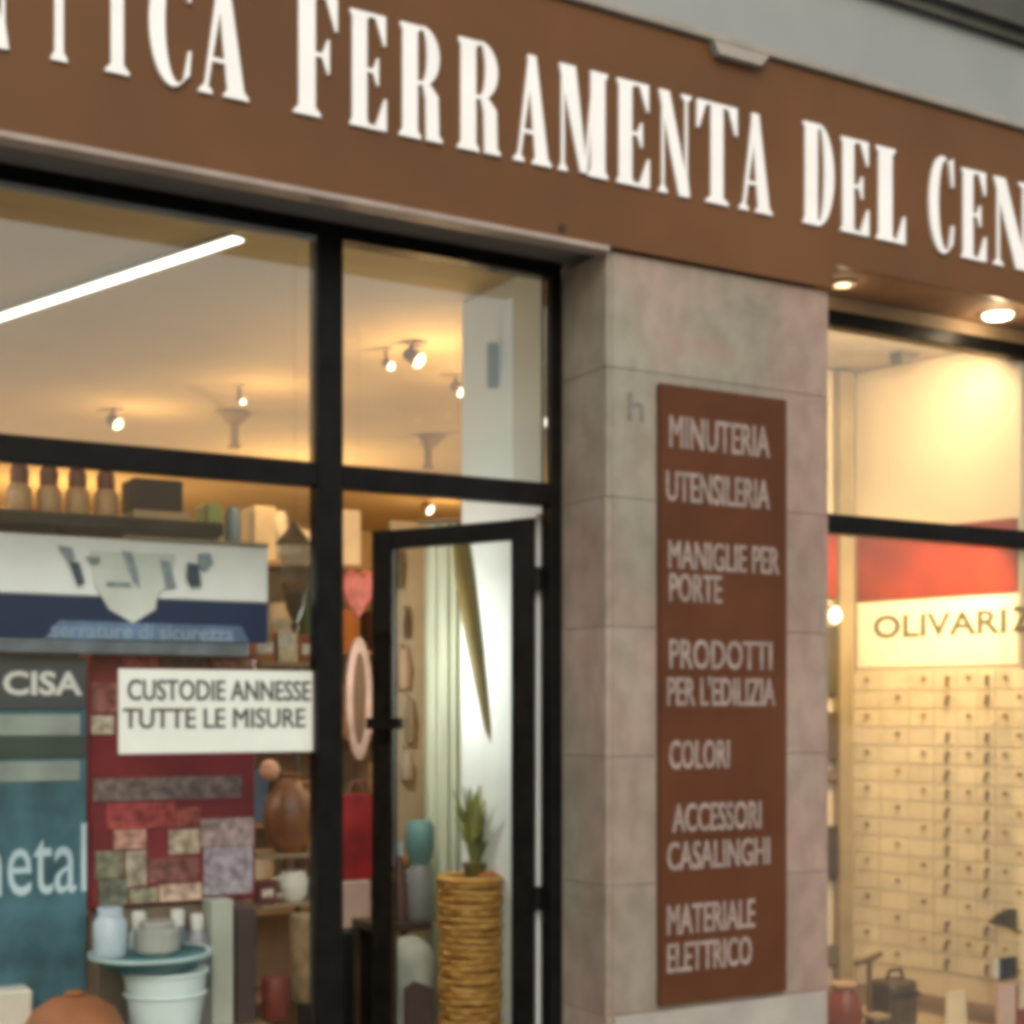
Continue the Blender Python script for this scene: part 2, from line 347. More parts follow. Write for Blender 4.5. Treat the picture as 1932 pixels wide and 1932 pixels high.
for (a, b, c, d) in ((-3, xm0, zt1, 2.886), (xm1, xj0, zt1, 2.886), (-3, xm0, .12, zt0)):
    part('pane', MB().box(a+.003, b-.003, .262, .268, c+.003, d-.003), G_up if c > 2 else G_out, lw)
# thin pale glazing bead at the head of the panes
part('daylit_gap_strip', MB().box(2.326, 2.3625, .318, .326, .02, 2.19), mat('gap daylight pale', (.62,.63,.64), .5, var=.04), lw)  # added pale strip imitating the daylit wall in the door gap
part('bead', MB().box(-3, xm0-.001, .240, .262, 2.873, 2.8855), mat('glazing bead', (.25,.27,.26), .6), lw)

# ------------------------------------------------------------------ open door
from mathutils import Matrix, Vector
HX, HY = 2.318, .30
ang = radians(26); DW = .635; DT = .0; dz1 = 2.178
dr = thing('shop_door', 'black framed glazed shop door standing open inwards beside the pillar', 'door', (HX, HY, .015))
dr.rotation_euler = (0, 0, 0)
ux, uy = -sin(ang), cos(ang); nx, ny = -cos(ang), -sin(ang)   # along door, and normal towards the camera side
def dbox(u0, u1, w0, w1, z0, z1):
    v = []
    for z in (z0, z1):
        for w in (w0, w1):
            for u in (u0, u1): v.append((HX+ux*u+nx*w, HY+uy*u+ny*w, z))
    return MB().add(v, [(0,2,3,1),(4,5,7,6),(0,1,5,4),(2,6,7,3),(0,4,6,2),(1,3,7,5)])
part('stile', dbox(.018, .095, -.034, 0, .02, dz1), M_doorblk, dr)
part('stile', dbox(DW-.077, DW, -.034, 0, .02, dz1), M_doorblk, dr)
part('rail', dbox(.0955, DW-.0775, -.032, -.002, dz1-.062, dz1-.001), M_doorblk, dr)
part('rail', dbox(.0955, DW-.0775, -.032, -.002, .02, .22), M_doorblk, dr)
part('pane', dbox(.0955, DW-.0775, -.019, -.013, .221, dz1-.0625), G_door, dr)
for yc in (1092, 1693):
    zc = 1.6+(1340-yc)/629
    part('hinge', MB().tube([(HX-.004, HY-.005, zc-.034), (HX-.004, HY-.005, zc+.034)], .013, 10).box(HX-.02, HX+.045, HY-.012, HY, zc-.03, zc+.03), M_doorblk, dr)
hd = part('handle', dbox(DW-.062, DW-.018, .0005, .012, 1.50, 1.66), M_doorblk, dr)
part('lever', dbox(DW-.15, DW-.02, .03, .055, 1.54, 1.575), M_doorblk, hd)
part('handle', dbox(DW-.062, DW-.018, -.046, -.0345, 1.50, 1.66), M_doorblk, dr)

# ------------------------------------------------------------------ right shop window
rw = thing('shop_window', 'black framed display window with warm light right of the stone pillar', 'window', (4.2, .26, .0))
part('top_rail', MB().box(PX1+.001, 7.0, WY0, WY1, 2.886, 2.937, .002), M_black, rw)
part('transom', MB().box(PX1+.001, 7.0, WY0+.003, WY1, 2.192, 2.257, .002), M_black, rw)
part('sill', MB().box(PX1+.001, 7.0, WY0, WY1+.02, .011, .12, .002), M_black, rw)
for (c, d) in ((2.257, 2.886), (.12, 2.192)):
    part('pane', MB().box(PX1+.003, 6.99, .262, .268, c+.003, d-.003), G_out, rw)
part('head_board', MB().box(PX1+.001, 7.0, WY0+.006, WY1, 2.9375, 2.984), mat('head board', (.28,.20,.12), .7), rw)
for i, (x, nm, e) in enumerate(((3.36, 'first', E_down), (4.08, 'second', E_down))):
    d = thing('soffit_downlight', ['warm recessed downlight in the soffit beside the pillar', 'bright recessed downlight in the soffit at the right end'][i], 'downlight', (x, .11, 2.984), 'downlights over the right window')
    part('trim_ring', MB().lathe([(.045, -.006), (.045, .0), (.03, .0), (.03, -.006)], (x, .11, 2.984), 20, False), M_trim, d)
    part('lens', MB().lathe([(.03, -.005), (.026, -.009)] if i == 0 else [(.052, -.007), (.045, -.016)], (x, .11, 2.984), 20), E_down if i else mat('dim lens', (.9,.8,.6), .5, emit=((1,.78,.5), .35)), d)

# ------------------------------------------------------------------ ceiling lights of the shop
a = atz(0, 595, 2.996); b = atz(450, 445, 2.996)
dirx, diry = (a[0]-b[0]), (a[1]-b[1]); l = math.hypot(dirx, diry); dirx /= l; diry /= l
e = (b[0]+dirx*3.4, b[1]+diry*3.4)
st = thing('strip_light', 'long thin glowing strip light running across the shop ceiling', 'strip light', (b[0], b[1], 2.99))
def strip(w, z0, z1):
    px, py = -diry*w/2, dirx*w/2
    v = [(q[0]+sg*px, q[1]+sg*py, z) for z in (z0, z1) for q in (b, e) for sg in (-1, 1)]
    return MB().add(v, [(0,1,3,2),(4,6,7,5),(0,4,5,1),(2,3,7,6),(0,2,6,4),(1,5,7,3)])
part('profile', strip(.052, 2.990, 2.9995), mat('profile white', (.6,.56,.48), .5), st)
part('diffuser', strip(.036, 2.984, 2.9898), E_strip, st)
lampcol = (1, .62, .27)
def lamp(x, y, z, e, r=.012, col=lampcol):
    L = bpy.data.lights.new('lamp', 'POINT'); L.energy = e; L.shadow_soft_size = r; L.color = col
    o = bpy.data.objects.new('lamp', L); COL.objects.link(o); o.location = (x, y, z); return o
spots = [(222,800,.05,'lit ceiling spotlight low in the left upper pane','' ),(790,680,.055,'largest lit spotlight, in the middle of the right upper pane',''),
         (736,690,.03,'small lit spotlight just left of the largest one',''),(870,738,.045,'lit spotlight nearest the white side wall',''),
         (457,757,.022,'faint small spotlight high over the long ceiling, centre left',''),(811,962,.06,'lit spotlight seen just above the open door rail',''),
         (903,962,.07,'rightmost lit spotlight over the open door rail','')]
for x, y, r, lab, _ in spots:
    r *= .6
    p = atz(x, y, 2.93)
    t = thing('ceiling_spotlight', lab, 'spotlight', (p[0], p[1], 2.999), 'lit spotlights on the shop ceiling')
    part('base', MB().lathe([(r*.9, -.012), (r*.9, -.001)], (p[0], p[1], 2.999), 18), M_wallb, t)
    # can tilted away from the street, its dark back showing to the left
    q = Vector((p[0], p[1], 2.93)); dv = Vector((.55, -.55, -.5)).normalized()
    part('housing', MB().tube([tuple(q-dv*r*1.9), tuple(q-dv*r*1.6), tuple(q), ], [r*.55, r*.9, r], 16), mat('spot housing', (.16,.11,.06), .5), t, smooth=True)
    part('stem', MB().tube([tuple(q-dv*r*1.1), (q.x-dv.x*r*1.1, q.y-dv.y*r*1.1, 2.99)], .008, 8), mat('spot housing', (.16,.11,.06), .5), t)
    part('lens', MB().tube([tuple(q+dv*.001), tuple(q+dv*.012)], [r*.86, r*.6], 16), E_spot, t)
    lamp(p[0]+dv.x*.14, p[1]+dv.y*.14, 2.72, 6)
# two dark pendant fittings hanging from the ceiling
for i, (x, y) in enumerate(((442, 795), (808, 838))):
    p = atz(x, y, 2.96)
    t = thing('pendant_fitting', ['small brown ceiling fitting with stem behind the left upper pane', 'small brown ceiling fitting with stem behind the right upper pane'][i], 'pendant', (p[0], p[1], 2.999), 'stemmed fittings under the ceiling')
    mm = mat('fitting bronze', (.24,.16,.06), .6)
    part('rose', MB().lathe([(.04, -.05), (.085, -.004)], (p[0], p[1], 2.999), 18), mm, t, True)
    part('stem', MB().lathe([(.02, -.15), (.022, -.05)], (p[0], p[1], 2.999), 12), mm, t)
    part('ring', MB().lathe([(.03, -.165), (.03, -.1501)], (p[0], p[1], 2.999), 18), mm, t, True)
# grey bracket on the white wall
th_ = YAW+atan((930-966)/F); yy = 2.425/tan(th_)+CY; zz = at(930, 690, yy)[2]
solo('wall_sensor', MB().box(2.405, 2.439, yy-.010, yy+.010, zz-.075, zz+.075, .004), mat('sensor grey', (.28,.30,.28), .5), 'small grey sensor box fixed high on the white side wall', 'sensor')
# general warm light of the shop, from added point lamps without fittings
for x, y, e_ in ((.3, 4.4, 44), (3.2, 4.2, 40), (2.2, 5.8, 44), (4.2, 2.6, 34)):
    lamp(x, y, 2.45, e_)
t = thing('strip_light', 'added fill strip light near the window at the left end of the ceiling', 'strip light', (-.9, .9, 2.99))  # added fill light for the front of the shop, not a known fitting
part('profile', MB().box(-.93, -.87, .45, 1.75, 2.985, 2.999, .002), MATS['profile white'], t)
sl = bpy.data.lights.new('strip', 'AREA'); sl.shape = 'RECTANGLE'; sl.size = .04; sl.size_y = 1.25; sl.energy = 30; sl.color = (1, .98, .93)
so = bpy.data.objects.new('strip', sl); COL.objects.link(so); so.location = (-.9, 1.1, 2.98)
lamp(-.6, 2.2, 2.2, 14, .012, (1, .9, .75))  # floating fill lamp added behind the left window
q = at(720, 1240, 1.0); lamp(q[0], q[1], q[2], 9, .012, (1, .97, .90))  # floating fill lamp added behind the door, no fitting

# ------------------------------------------------------------------ goods: left window
PLAT = .70
M_shaft = mat('nylon cord', (.35,.27,.17), .6)
solo('display_platform', MB().box(-2.9, 1.56, .34, 1.30, .011, PLAT, .004), mat('platform wood', (.20,.13,.07), .6, var=.2), 'low wooden display platform behind the left window glass', 'platform')
def colr(name, c, r=.55, **k): return mat(name, c, r, **k)
# high rack behind the banner
rk = thing('display_rack', 'dark high shelf rack above the white and blue banner', 'rack', (.9, 1.0, PLAT))
a = at(-90, 985, .92); b = at(423, 985, .92)
zb1 = at(200, 972, .92)[2]; zb0 = zb1-.042
M_dwood = mat('dark rack wood', (.045,.032,.018), .6, var=.3, scale=8)
part('shelf_board', MB().box(a[0], b[0], .92, 1.16, zb0, zb1, .003), M_dwood, rk)
for xx in (a[0]+.05, b[0]-.10): part('upright', MB().box(xx, xx+.03, 1.161, 1.19, PLAT+.001, zb1), M_dwood, rk)
part('cross_bar', MB().box(a[0]+.081, b[0]-.101, 1.165, 1.185, 1.2, 1.24), M_dwood, rk)
jar_l = ['amber jar with brown cap, leftmost on the high rack', 'amber jar with brown cap, second on the high rack', 'amber jar with brown cap, third on the high rack', 'amber jar with brown cap, nearest the dark box on the rack']
for i, x in enumerate((41, 97, 151, 205)):
    c = at(x, 972, 1.0); r = .036
    t = thing('jar', jar_l[i], 'jar', (c[0], 1.03, zb1), 'capped jars on the high rack')
    cc = (c[0], 1.03, zb1+.001)
    part('body', MB().lathe([(r*.9,0),(r,.01),(r,.075),(r*.7,.09)], cc, 18), colr('jar amber', (.50,.30,.14), .35), t, True)
    part('cap', MB().lathe([(r*.75,.091),(r*.78,.13),(r*.6,.145)], cc, 18), colr('cap brown', (.20,.07,.03), .5), t, True)
x0, x1 = at(253,0,.98)[0], at(347,0,.98)[0]
solo('carton', MB().box(x0, x1+.02, .98, 1.12, zb1+.001, zb1+.032, .002), colr('carton tan', (.45,.31,.17)), 'flat tan carton lying under the dark box on the rack', 'carton')
solo('box', MB().box(x0, x1, .985, 1.12, zb1+.033, zb1+.13, .003), colr('box dark brown', (.055,.03,.014), .5), 'dark brown box standing on the high rack under the transom', 'box')
# light box banner
bn = thing('banner_sign', 'wide white and navy banner with winged emblem hung behind the left glass', 'banner', (.9, .56, 1.78))
bx0, bx1 = at(-110,0,.55)[0], at(506,0,.55)[0]
zT, zM, zB = 2.068, at(250,1128,.55)[2], at(250,1207,.55)[2]
part('panel', MB().box(bx0, bx1, .551, .61, zM, zT, .004), colr('banner white', (.76,.82,.84), .45, var=.05), bn)
part('lower_band', MB().box(bx0, bx1, .549, .609, zB, zM-.0005, .002), colr('navy', (.004,.020,.075), .5, spec=.2), bn)
part('footer', MB().box(bx0, at(470,0,.55)[0], .553, .60, zB-.04, zB-.001, .002), colr('footer slate', (.10,.13,.16), .5, var=.3, scale=12), bn)
part('edge_trim', MB().box(at(240,0,.55)[0], bx1, .547, .6, zT+.0005, zT+.012), colr('trim olive', (.25,.22,.16), .5), bn)
def bp(x, y): q = at(x, y, .549); return (q[0], q[2])
navy2 = colr('wing navy', (.02,.05,.09), .5); greyem = colr('emblem grey', (.20,.26,.31), .5, var=.2, scale=30)
em = part('emblem', MB().prism([bp(170,1040), bp(330,1046), bp(322,1100), bp(296,1122), bp(292,1150), bp(250,1176), bp(205,1150), bp(178,1105)], .5425, .5478), colr('emblem pale', (.56,.62,.60), .5, var=.1), bn)
for pts, mm in (([(108,1030),(134,1034),(140,1056),(128,1060)], greyem), ([(128,1058),(148,1062),(158,1100),(146,1106)], navy2),
                ([(352,1062),(372,1066),(378,1106),(358,1108),(350,1090)], navy2), ([(372,1046),(394,1044),(400,1062),(384,1078),(374,1070)], greyem),
                ([(160,1050),(188,1052),(186,1064),(172,1066)], greyem), ([(228,1040),(246,1042),(258,1080),(262,1110),(250,1098)], greyem),
                ([(300,1056),(318,1060),(330,1108),(312,1110)], greyem), ([(200,1098),(244,1100),(244,1108),(200,1106)], greyem)):
    part('wing', MB().prism([bp(*q) for q in pts], .5375, .5422), mm, bn)
part('print_band', MB().prism([bp(112,1170), bp(455,1182), bp(470,1212), bp(84,1204)], .5475, .5488), colr('band blue', (.09,.16,.30), .5, var=.3, scale=12), bn)
text_part('lettering', 'serrature di sicurezza', at(96,0,.549)[0], at(440,0,.549)[0], at(250,1206,.549)[2], at(250,1176,.549)[2], .5465, colr('pale blue print', (.20,.30,.42), .5), bn, .001, bold=.02)
for xx in (bx0+.3, bx1-.16): part('bracket', MB().box(xx, xx+.02, .585, .919, zT+.0125, zT+.022), M_black, bn)
# teal tall display panel
tp = thing('advertising_stand', 'tall dark teal display panel with pale stripes and lettering at the left edge', 'display panel', (.7, .6, PLAT))
tx0, tx1 = at(-110,0,.6)[0], at(164,0,.6)[0]
def zy(y, Y=.6, x=80): return at(x, y, Y)[2]
part('panel', MB().box(tx0, tx1, .60, .63, PLAT+.002, zy(1238), .004), colr('teal dark', (.042,.115,.15), .4, var=.4, scale=7), tp)
part('header', MB().box(tx0+.004, tx1-.004, .594, .5995, zy(1338), zy(1242), .001), colr('header charcoal', (.045,.055,.062), .5), tp)
part('stripe', MB().box(tx0+.004, tx1-.02, .594, .5995, zy(1388), zy(1348), .001), colr('stripe sage', (.24,.29,.27), .5, var=.2), tp)
part('stripe', MB().box(tx0+.004, tx1-.004, .595, .5995, zy(1430), zy(1390), .001), colr('stripe green', (.04,.06,.045), .5), tp)
part('stripe', MB().box(tx0+.004, tx1-.02, .594, .5995, zy(1474), zy(1436), .001), colr('stripe sage', (.17,.21,.19), .5), tp)
text_part('lettering', 'CISA', at(6,0,.59)[0], at(156,0,.59)[0], zy(1312,.59), zy(1266,.59), .593, colr('print white', (.55,.56,.55), .5), tp, .001, bold=.03)
text_part('lettering', 'metal', at(-72,0,.597)[0], at(163,0,.597)[0], zy(1688,.597), zy(1556,.597), .5985, colr('print steel blue', (.42,.56,.64), .5), tp, .001, bold=.0)
# burgundy poster box
pb = thing('packaging_box', 'large burgundy packaging box with picture print behind the white label', 'box', (1.2, .7, PLAT))
qx0, qx1 = at(170,0,.66)[0], at(482,0,.66)[0]
def zq(y, x=320): return at(x, y, .66)[2]
part('carton', MB().box(qx0, qx1, .66, .80, zq(1706), zq(1236), .004), colr('burgundy', (.17,.016,.022), .45, var=.25, scale=5), pb)
pieces = [(176,455,1466,1508,(.13,.095,.09)),(200,330,1512,1560,(.25,.03,.03)),(332,378,1524,1560,(.20,.035,.03)),(215,275,1562,1598,(.38,.20,.16)),
 (318,376,1566,1612,(.34,.27,.20)),(378,478,1548,1600,(.30,.22,.22)),(384,476,1602,1694,(.24,.21,.25)),(180,232,1600,1650,(.14,.14,.09)),(236,276,1602,1668,(.27,.23,.17)),
 (280,374,1618,1664,(.15,.05,.045)),(186,240,1652,1700,(.10,.11,.08)),(300,380,1668,1700,(.38,.27,.21)),(244,296,1672,1700,(.20,.19,.13)),(172,222,1290,1345,(.16,.05,.04)),
 (230,300,1240,1258,(.25,.05,.05)),(305,395,1240,1256,(.05,.03,.02)),(400,478,1242,1258,(.22,.10,.07)),(172,214,1350,1384,(.40,.34,.27))]
for k, (a_, b_, c_, d_, col) in enumerate(pieces):
    part('print_patch', MB().box(at(a_,0,.657)[0], at(b_,0,.657)[0], .6545-.0002*k, .6595, zq(d_), zq(c_), .0005), mat('print %d' % k, tuple(min(1,c*.72) for c in col), .55, scale=38, col2=tuple(min(1, c*1.7+.03) for c in col)), pb)
part('base_stand', MB().box(qx0+.03, qx1-.03, .68, .79, PLAT+.001, zq(1706)-.001), colr('stand tan', (.18,.14,.10)), pb)
# white label on the glass
lb = thing('paper_label', 'white paper notice with two lines of dark capitals stuck inside the glass', 'label', (1.3, .275, 1.5))
lx0, lx1 = at(224,0,.272)[0], at(596,0,.272)[0]
lz0, lz1 = at(400,1420,.272)[2], at(400,1264,.272)[2]
part('sheet', MB().box(lx0, lx1, .272, .275, lz0, lz1), colr('paper white', (.84,.85,.83), .7, var=.04), lb)
ink = colr('ink grey', (.075,.085,.085), .7)
text_part('lettering', 'CUSTODIE ANNESSE', at(240,0,.272)[0], at(584,0,.272)[0], at(400,1322,.27)[2], at(400,1284,.27)[2], .2705, ink, lb, .001, fat=.003)
text_part('lettering', 'TUTTE LE MISURE', at(232,0,.272)[0], at(574,0,.272)[0], at(400,1374,.27)[2], at(400,1337,.27)[2], .2705, ink, lb, .001, fat=.003)
# tubs and jars on the platform
def base_at(x, Y): return (at(x, 0, Y)[0], Y, PLAT+.001)
c = base_at(312, .5)
tb = thing('plastic_tub', 'pale blue white plastic tub under the teal basin', 'tub', c)
part('body', MB().lathe([(.085,0),(.09,.01),(.112,.175),(.118,.18),(.118,.19)], c, 32), colr('tub pale blue', (.66,.80,.82), .35, var=.06), tb, True)
part('rib', MB().lathe([(.107,.12),(.113,.125),(.109,.13)], c, 32, False), colr('tub pale blue', (.66,.80,.82), .35), tb, True)
c = (at(284,0,.5)[0], .5, PLAT+.193)
bs = thing('wash_basin', 'shallow teal basin with a pale rim set on top of the tub', 'basin', c)
part('bowl', MB().lathe([(.10,0),(.125,.008),(.155,.040),(.148,.042)], c, 36), colr('teal basin', (.03,.15,.17), .35), bs, True)
part('rim', MB().lathe([(.150,.036),(.166,.040),(.166,.050),(.150,.048)], c, 36, False), colr('rim pale', (.40,.55,.56), .35), bs, True)
for i, (x, yt, r, col, lab) in enumerate(((208,1712,.045,(.42,.52,.60),'pale blue glass jar standing in the teal basin'), (296,1738,.062,(.33,.34,.31),'grey squat jar standing in the teal basin'))):
    c2 = (at(x,0,.5)[0], .5, PLAT+.193+.043); h = at(x, yt, .5)[2]-c2[2]
    t = thing('jar', lab, 'jar', c2)
    part('body', MB().lathe([(r*.85,0),(r,.01),(r,h*.72),(r*.7,h*.84)], c2, 24), mat('jar %d' % i, col, .25), t, True)
    part('lid', MB().lathe([(r*.74,h*.841),(r*.76,h)], c2, 24), mat('jar lid %d' % i, tuple(v*1.1 for v in col), .4), t, True)
c = base_at(140, .42)
tc_ = thing('terracotta_pot', 'upturned terracotta dome pot at the bottom left corner', 'pot', c)
part('dome', MB().lathe([(.135,0),(.138,.02),(.13,.07),(.105,.118),(.06,.148),(.02,.157)], c, 36), colr('terracotta', (.30,.11,.04), .6, var=.2), tc_, True)
part('knob', MB().lathe([(.02,.158),(.028,.162),(.02,.168)], c, 16), colr('terracotta', (.30,.11,.04)), tc_, True)
cw = (at(-40,0,.52)[0], at(62,0,.52)[0])
solo('carton', MB().box(cw[0], cw[1], .52, .66, PLAT+.001, at(0,1872,.52)[2], .006), colr('carton cream', (.62,.58,.50)), 'cream white carton behind the terracotta dome', 'carton')
solo('carton', MB().box(at(400,0,.56)[0], at(441,0,.56)[0], .56, .65, PLAT+.001, at(400,1700,.56)[2], .004), colr('carton pale sage', (.36,.39,.34)), 'tall pale grey green carton right of the tub', 'carton')
solo('carton', MB().box(at(446,0,.57)[0], at(484,0,.57)[0], .57, .65, PLAT+.001, at(470,1712,.57)[2], .004), colr('carton dark', (.05,.032,.028)), 'tall dark carton beside the pale one', 'carton')
solo('bottle', MB().lathe([(.03,0),(.032,.01),(.032,.10),(.012,.14),(.012,.17)], (at(380,0,.6)[0], .6, PLAT+.001), 20), colr('bottle grey', (.16,.17,.17), .3), 'small grey bottle between the tub and the pale carton', 'bottle', smooth=True)
# slender etagere at the mullion
eg = thing('display_stand', 'slender stand with two tan shelves close to the black mullion', 'stand', (at(545,0,.9)[0], .95, PLAT))
ex0, ex1 = at(494,0,.88)[0], at(612,0,.88)[0]
for y in (1250, 1612, 1705): part('shelf', MB().box(ex0, ex1, .88, 1.08, at(545,y,.88)[2]-.012, at(545,y,.88)[2], .002), colr('shelf tan', (.26,.19,.11)), eg)
for xx in (ex0, ex1-.015): part('post', MB().box(xx, xx+.015, 1.0805, 1.095, PLAT+.001, at(545,1240,.88)[2]), M_dwood, eg)
zsA = at(545,1612,.88)[2]; zsB = at(545,1705,.88)[2]; cx = at(546,0,.96)[0]
v1 = thing('vase', 'rounded chestnut brown vase on the upper shelf of the slender stand', 'vase', (cx, .96, zsA))
part('body', MB().lathe([(.045,0),(.07,.03),(.085,.10),(.075,.17),(.04,.21),(.03,.235),(.042,.25)], (cx, .96, zsA+.001), 28), colr('chestnut glaze', (.19,.075,.025), .35, var=.35, scale=9), v1, True)
part('handle', MB().tube([(cx+.03,.955,zsA+.22),(cx+.085,.955,zsA+.215),(cx+.10,.955,zsA+.16),(cx+.075,.955,zsA+.11)], .008, 8), colr('chestnut glaze', (.19,.075,.025)), v1, True)
solo('globe_ornament', MB().lathe([(.012,0),(.025,.010),(.032,.03),(.025,.052),(.008,.062)], (at(505,0,.9)[0], .885, zsA+.235), 20), colr('peach', (.66,.34,.22), .4), 'small peach globe ornament at the shoulder of the brown vase', 'ornament', smooth=True)
wb = thing('mug', 'round white mug on the lower shelf of the slender stand', 'mug', (cx, .92, zsB))
part('cup', MB().lathe([(.03,0),(.045,.02),(.048,.06),(.038,.095)], (cx, .93, zsB+.001), 24), colr('mug white', (.62,.61,.54), .3), wb, True)
part('handle', MB().tube([(cx-.03,.92,zsB+.08),(cx-.07,.92,zsB+.075),(cx-.07,.92,zsB+.03),(cx-.04,.92,zsB+.02)], .006, 8), colr('mug white', (.62,.61,.54)), wb, True)
solo('roll', MB().lathe([(.055,0),(.058,.005),(.058,.26),(.055,.265)], (cx-.0, .80, PLAT+.001), 24), colr('cork roll', (.22,.15,.075), .8, var=.3, scale=20), 'upright tan cork roll below the white mug', 'roll', smooth=True)
solo('tin', MB().lathe([(.04,0),(.042,.004),(.042,.115),(.04,.12)], (at(520,0,.6)[0], .60, PLAT+.001), 24), colr('tin dark red', (.13,.025,.015), .4), 'dark red round tin at the foot of the cork roll', 'tin', smooth=True)
random.seed(4)
for k, (x, y, Yk, w_, h_, nm, cc, wh) in enumerate(((500,1250,.93,.045,.10,'orange brown',(.38,.15,.04),'left on the top tan level of the slender stand'),(540,1250,.93,.04,.14,'cream',(.62,.50,.32),'middle of the top tan level of the slender stand'),
      (580,1250,.93,.03,.09,'rust',(.25,.07,.02),'right on the top tan level of the slender stand'),(598,1612,.90,.028,.12,'ochre',(.40,.24,.06),'at the right end of the shelf with the brown vase'),
      (505,1705,.90,.03,.07,'maroon',(.14,.03,.03),'left of the white mug'),(600,1705,.90,.02,.08,'sage',(.30,.33,.24),'right of the white mug'))):
    q = at(x, y, Yk)
    t = thing('product_box', '%s product box %s' % (nm, wh), 'box', q)
    part('carton', MB().box(q[0]-w_, q[0]+w_, Yk, Yk+.06, q[2]+.001, q[2]+h_, .002), mat('pbox '+nm, cc, .5, var=.3, scale=24), t)
    part('label', MB().box(q[0]-w_*.6, q[0]+w_*.6, Yk-.0015, Yk-.0002, q[2]+h_*.3, q[2]+h_*.65), mat('pbox label', (.60,.56,.48), .5, var=.4, scale=60), t)
for k, (x, nm, cc, h_) in enumerate(((262,'white and teal',(.45,.60,.62),.15),(335,'slate',(.12,.15,.18),.19),(372,'lilac grey',(.30,.28,.34),.16))):
    q = (at(x,0,.62)[0], .62, PLAT+.001); h_ = at(x, (1720,1716,1724)[k], .62)[2]-PLAT
    t = thing('spray_can', '%s spray can standing behind the teal basin' % nm, 'spray can', q)
    part('can', MB().lathe([(.026,0),(.028,.004),(.028,h_*.8),(.018,h_*.86)], q, 20), mat('can '+nm, cc, .35), t, True)
    part('cap', MB().lathe([(.019,h_*.861),(.020,h_*.98),(.016,h_)], q, 20), mat('can cap', (.55,.56,.54), .4), t, True)
# hanging lantern
lc = (at(556,0,.75)[0], .75, 0)
zt_, zb_ = at(556,985,.75)[2], at(556,1195,.75)[2]; hh = zt_-zb_
ln = thing('hanging_lantern', 'ornate brown hanging lantern between the banner and the mullion', 'lantern', (lc[0], .75, zb_))
bz = colr('lantern bronze', (.13,.065,.018), .45, var=.4, scale=14)
part('cap', MB().lathe([(.060,hh*.80),(.045,hh*.86),(.018,hh*.95),(.006,hh)], (lc[0],.75,zb_), 12), bz, ln)
part('body', MB().lathe([(.036,hh*.36),(.046,hh*.44),(.048,hh*.60)], (lc[0],.75,zb_), 8), bz, ln)
part('glass_panel', MB().lathe([(.043,hh*.601),(.050,hh*.70),(.046,hh*.799)], (lc[0],.75,zb_), 8), colr('lantern glass', (.50,.36,.22), .3), ln)
part('finial', MB().lathe([(.003,0),(.014,hh*.06),(.007,hh*.1),(.026,hh*.22),(.034,hh*.355)], (lc[0],.75,zb_), 12), colr('lantern dark', (.055,.03,.012), .45), ln, True)
part('chain', MB().tube([(lc[0],.75,zb_+hh), (lc[0],.75,2.998)], .0007, 5), bz, ln)

# ------------------------------------------------------------------ goods in the doorway
X7 = at(684,0,1.3)[0]
def zd(y, x=684, Y=1.3): return at(x, y, Y)[2]
solo('bin', MB().box(at(600,0,1.3)[0], at(722,0,1.3)[0], 1.3, 1.5, .012, zd(1752), .012), colr('bin black', (.006,.007,.009), .4), 'tall black bin standing inside the doorway by the mullion', 'bin')
solo('carton', MB().box(at(640,0,1.31)[0], at(700,0,1.31)[0], 1.31, 1.46, zd(1751.5), zd(1662), .005), colr('carton rose beige', (.46,.33,.28)), 'rose beige carton on top of the black bin', 'carton')
rb = thing('shopping_bag', 'red fabric bag with handles standing on the beige carton', 'bag', (X7, 1.38, zd(1661)))
zr0, zr1 = zd(1661), zd(1500)
part('bag', MB().prism([(at(632,0,1.32)[0],zr0+.001),(at(716,0,1.32)[0],zr0+.001),(at(722,0,1.32)[0],zr0+.12),(at(706,0,1.32)[0],zr1),(at(646,0,1.32)[0],zr1),(at(630,0,1.32)[0],zr0+.10)], 1.32, 1.44), colr('bag red', (.20,.008,.010), .6, var=.35, scale=9), rb)
part('handle', MB().tube([(at(656,0,1.33)[0],1.33,zr1-.01),(at(662,0,1.33)[0],1.33,zr1+.045),(at(690,0,1.33)[0],1.33,zr1+.045),(at(698,0,1.33)[0],1.33,zr1-.01)], .008, 8), colr('bag strap', (.10,.03,.025), .6), rb, True)
mr_ = thing('oval_mirror', 'tall oval mirror in a rose wood frame hanging above the red bag', 'mirror', (X7, 1.4, zd(1440)))
mc = (at(676,0,1.4)[0], zd(1318,676,1.4)); ra, rz = .05, .22
def oval(s, n=32): return [(mc[0]+ra*s*cos(2*pi*i/n), mc[1]+rz*(1-(1-s)*.5)*sin(2*pi*i/n)) for i in range(n)]
o1, o2 = oval(1), oval(.52)
mb = MB()
for i in range(32):
    j = (i+1) % 32; mb.prism([o1[i], o1[j], o2[j], o2[i]], 1.39, 1.41)
part('frame', mb, colr('rose wood', (.33,.215,.165), .5, var=.25, scale=12), mr_)
part('mirror_plate', MB().prism(oval(.53), 1.396, 1.402), colr('mirror brown', (.10,.05,.02), .2), mr_)
part('cord', MB().tube([(mc[0],1.4,mc[1]+rz*.98),(mc[0],1.4,2.998)], .0006, 5), M_shaft, mr_)
hb = thing('hanging_heart', 'pink red padded heart hanging near the top of the doorway', 'ornament', (at(672,0,1.45)[0], 1.45, zd(1168)))
hc = at(674, 1112, 1.45)
hp = [(0,-.10),(.045,-.04),(.062,.02),(.05,.062),(.024,.07),(0,.05),(-.024,.07),(-.05,.062),(-.062,.02),(-.045,-.04)]
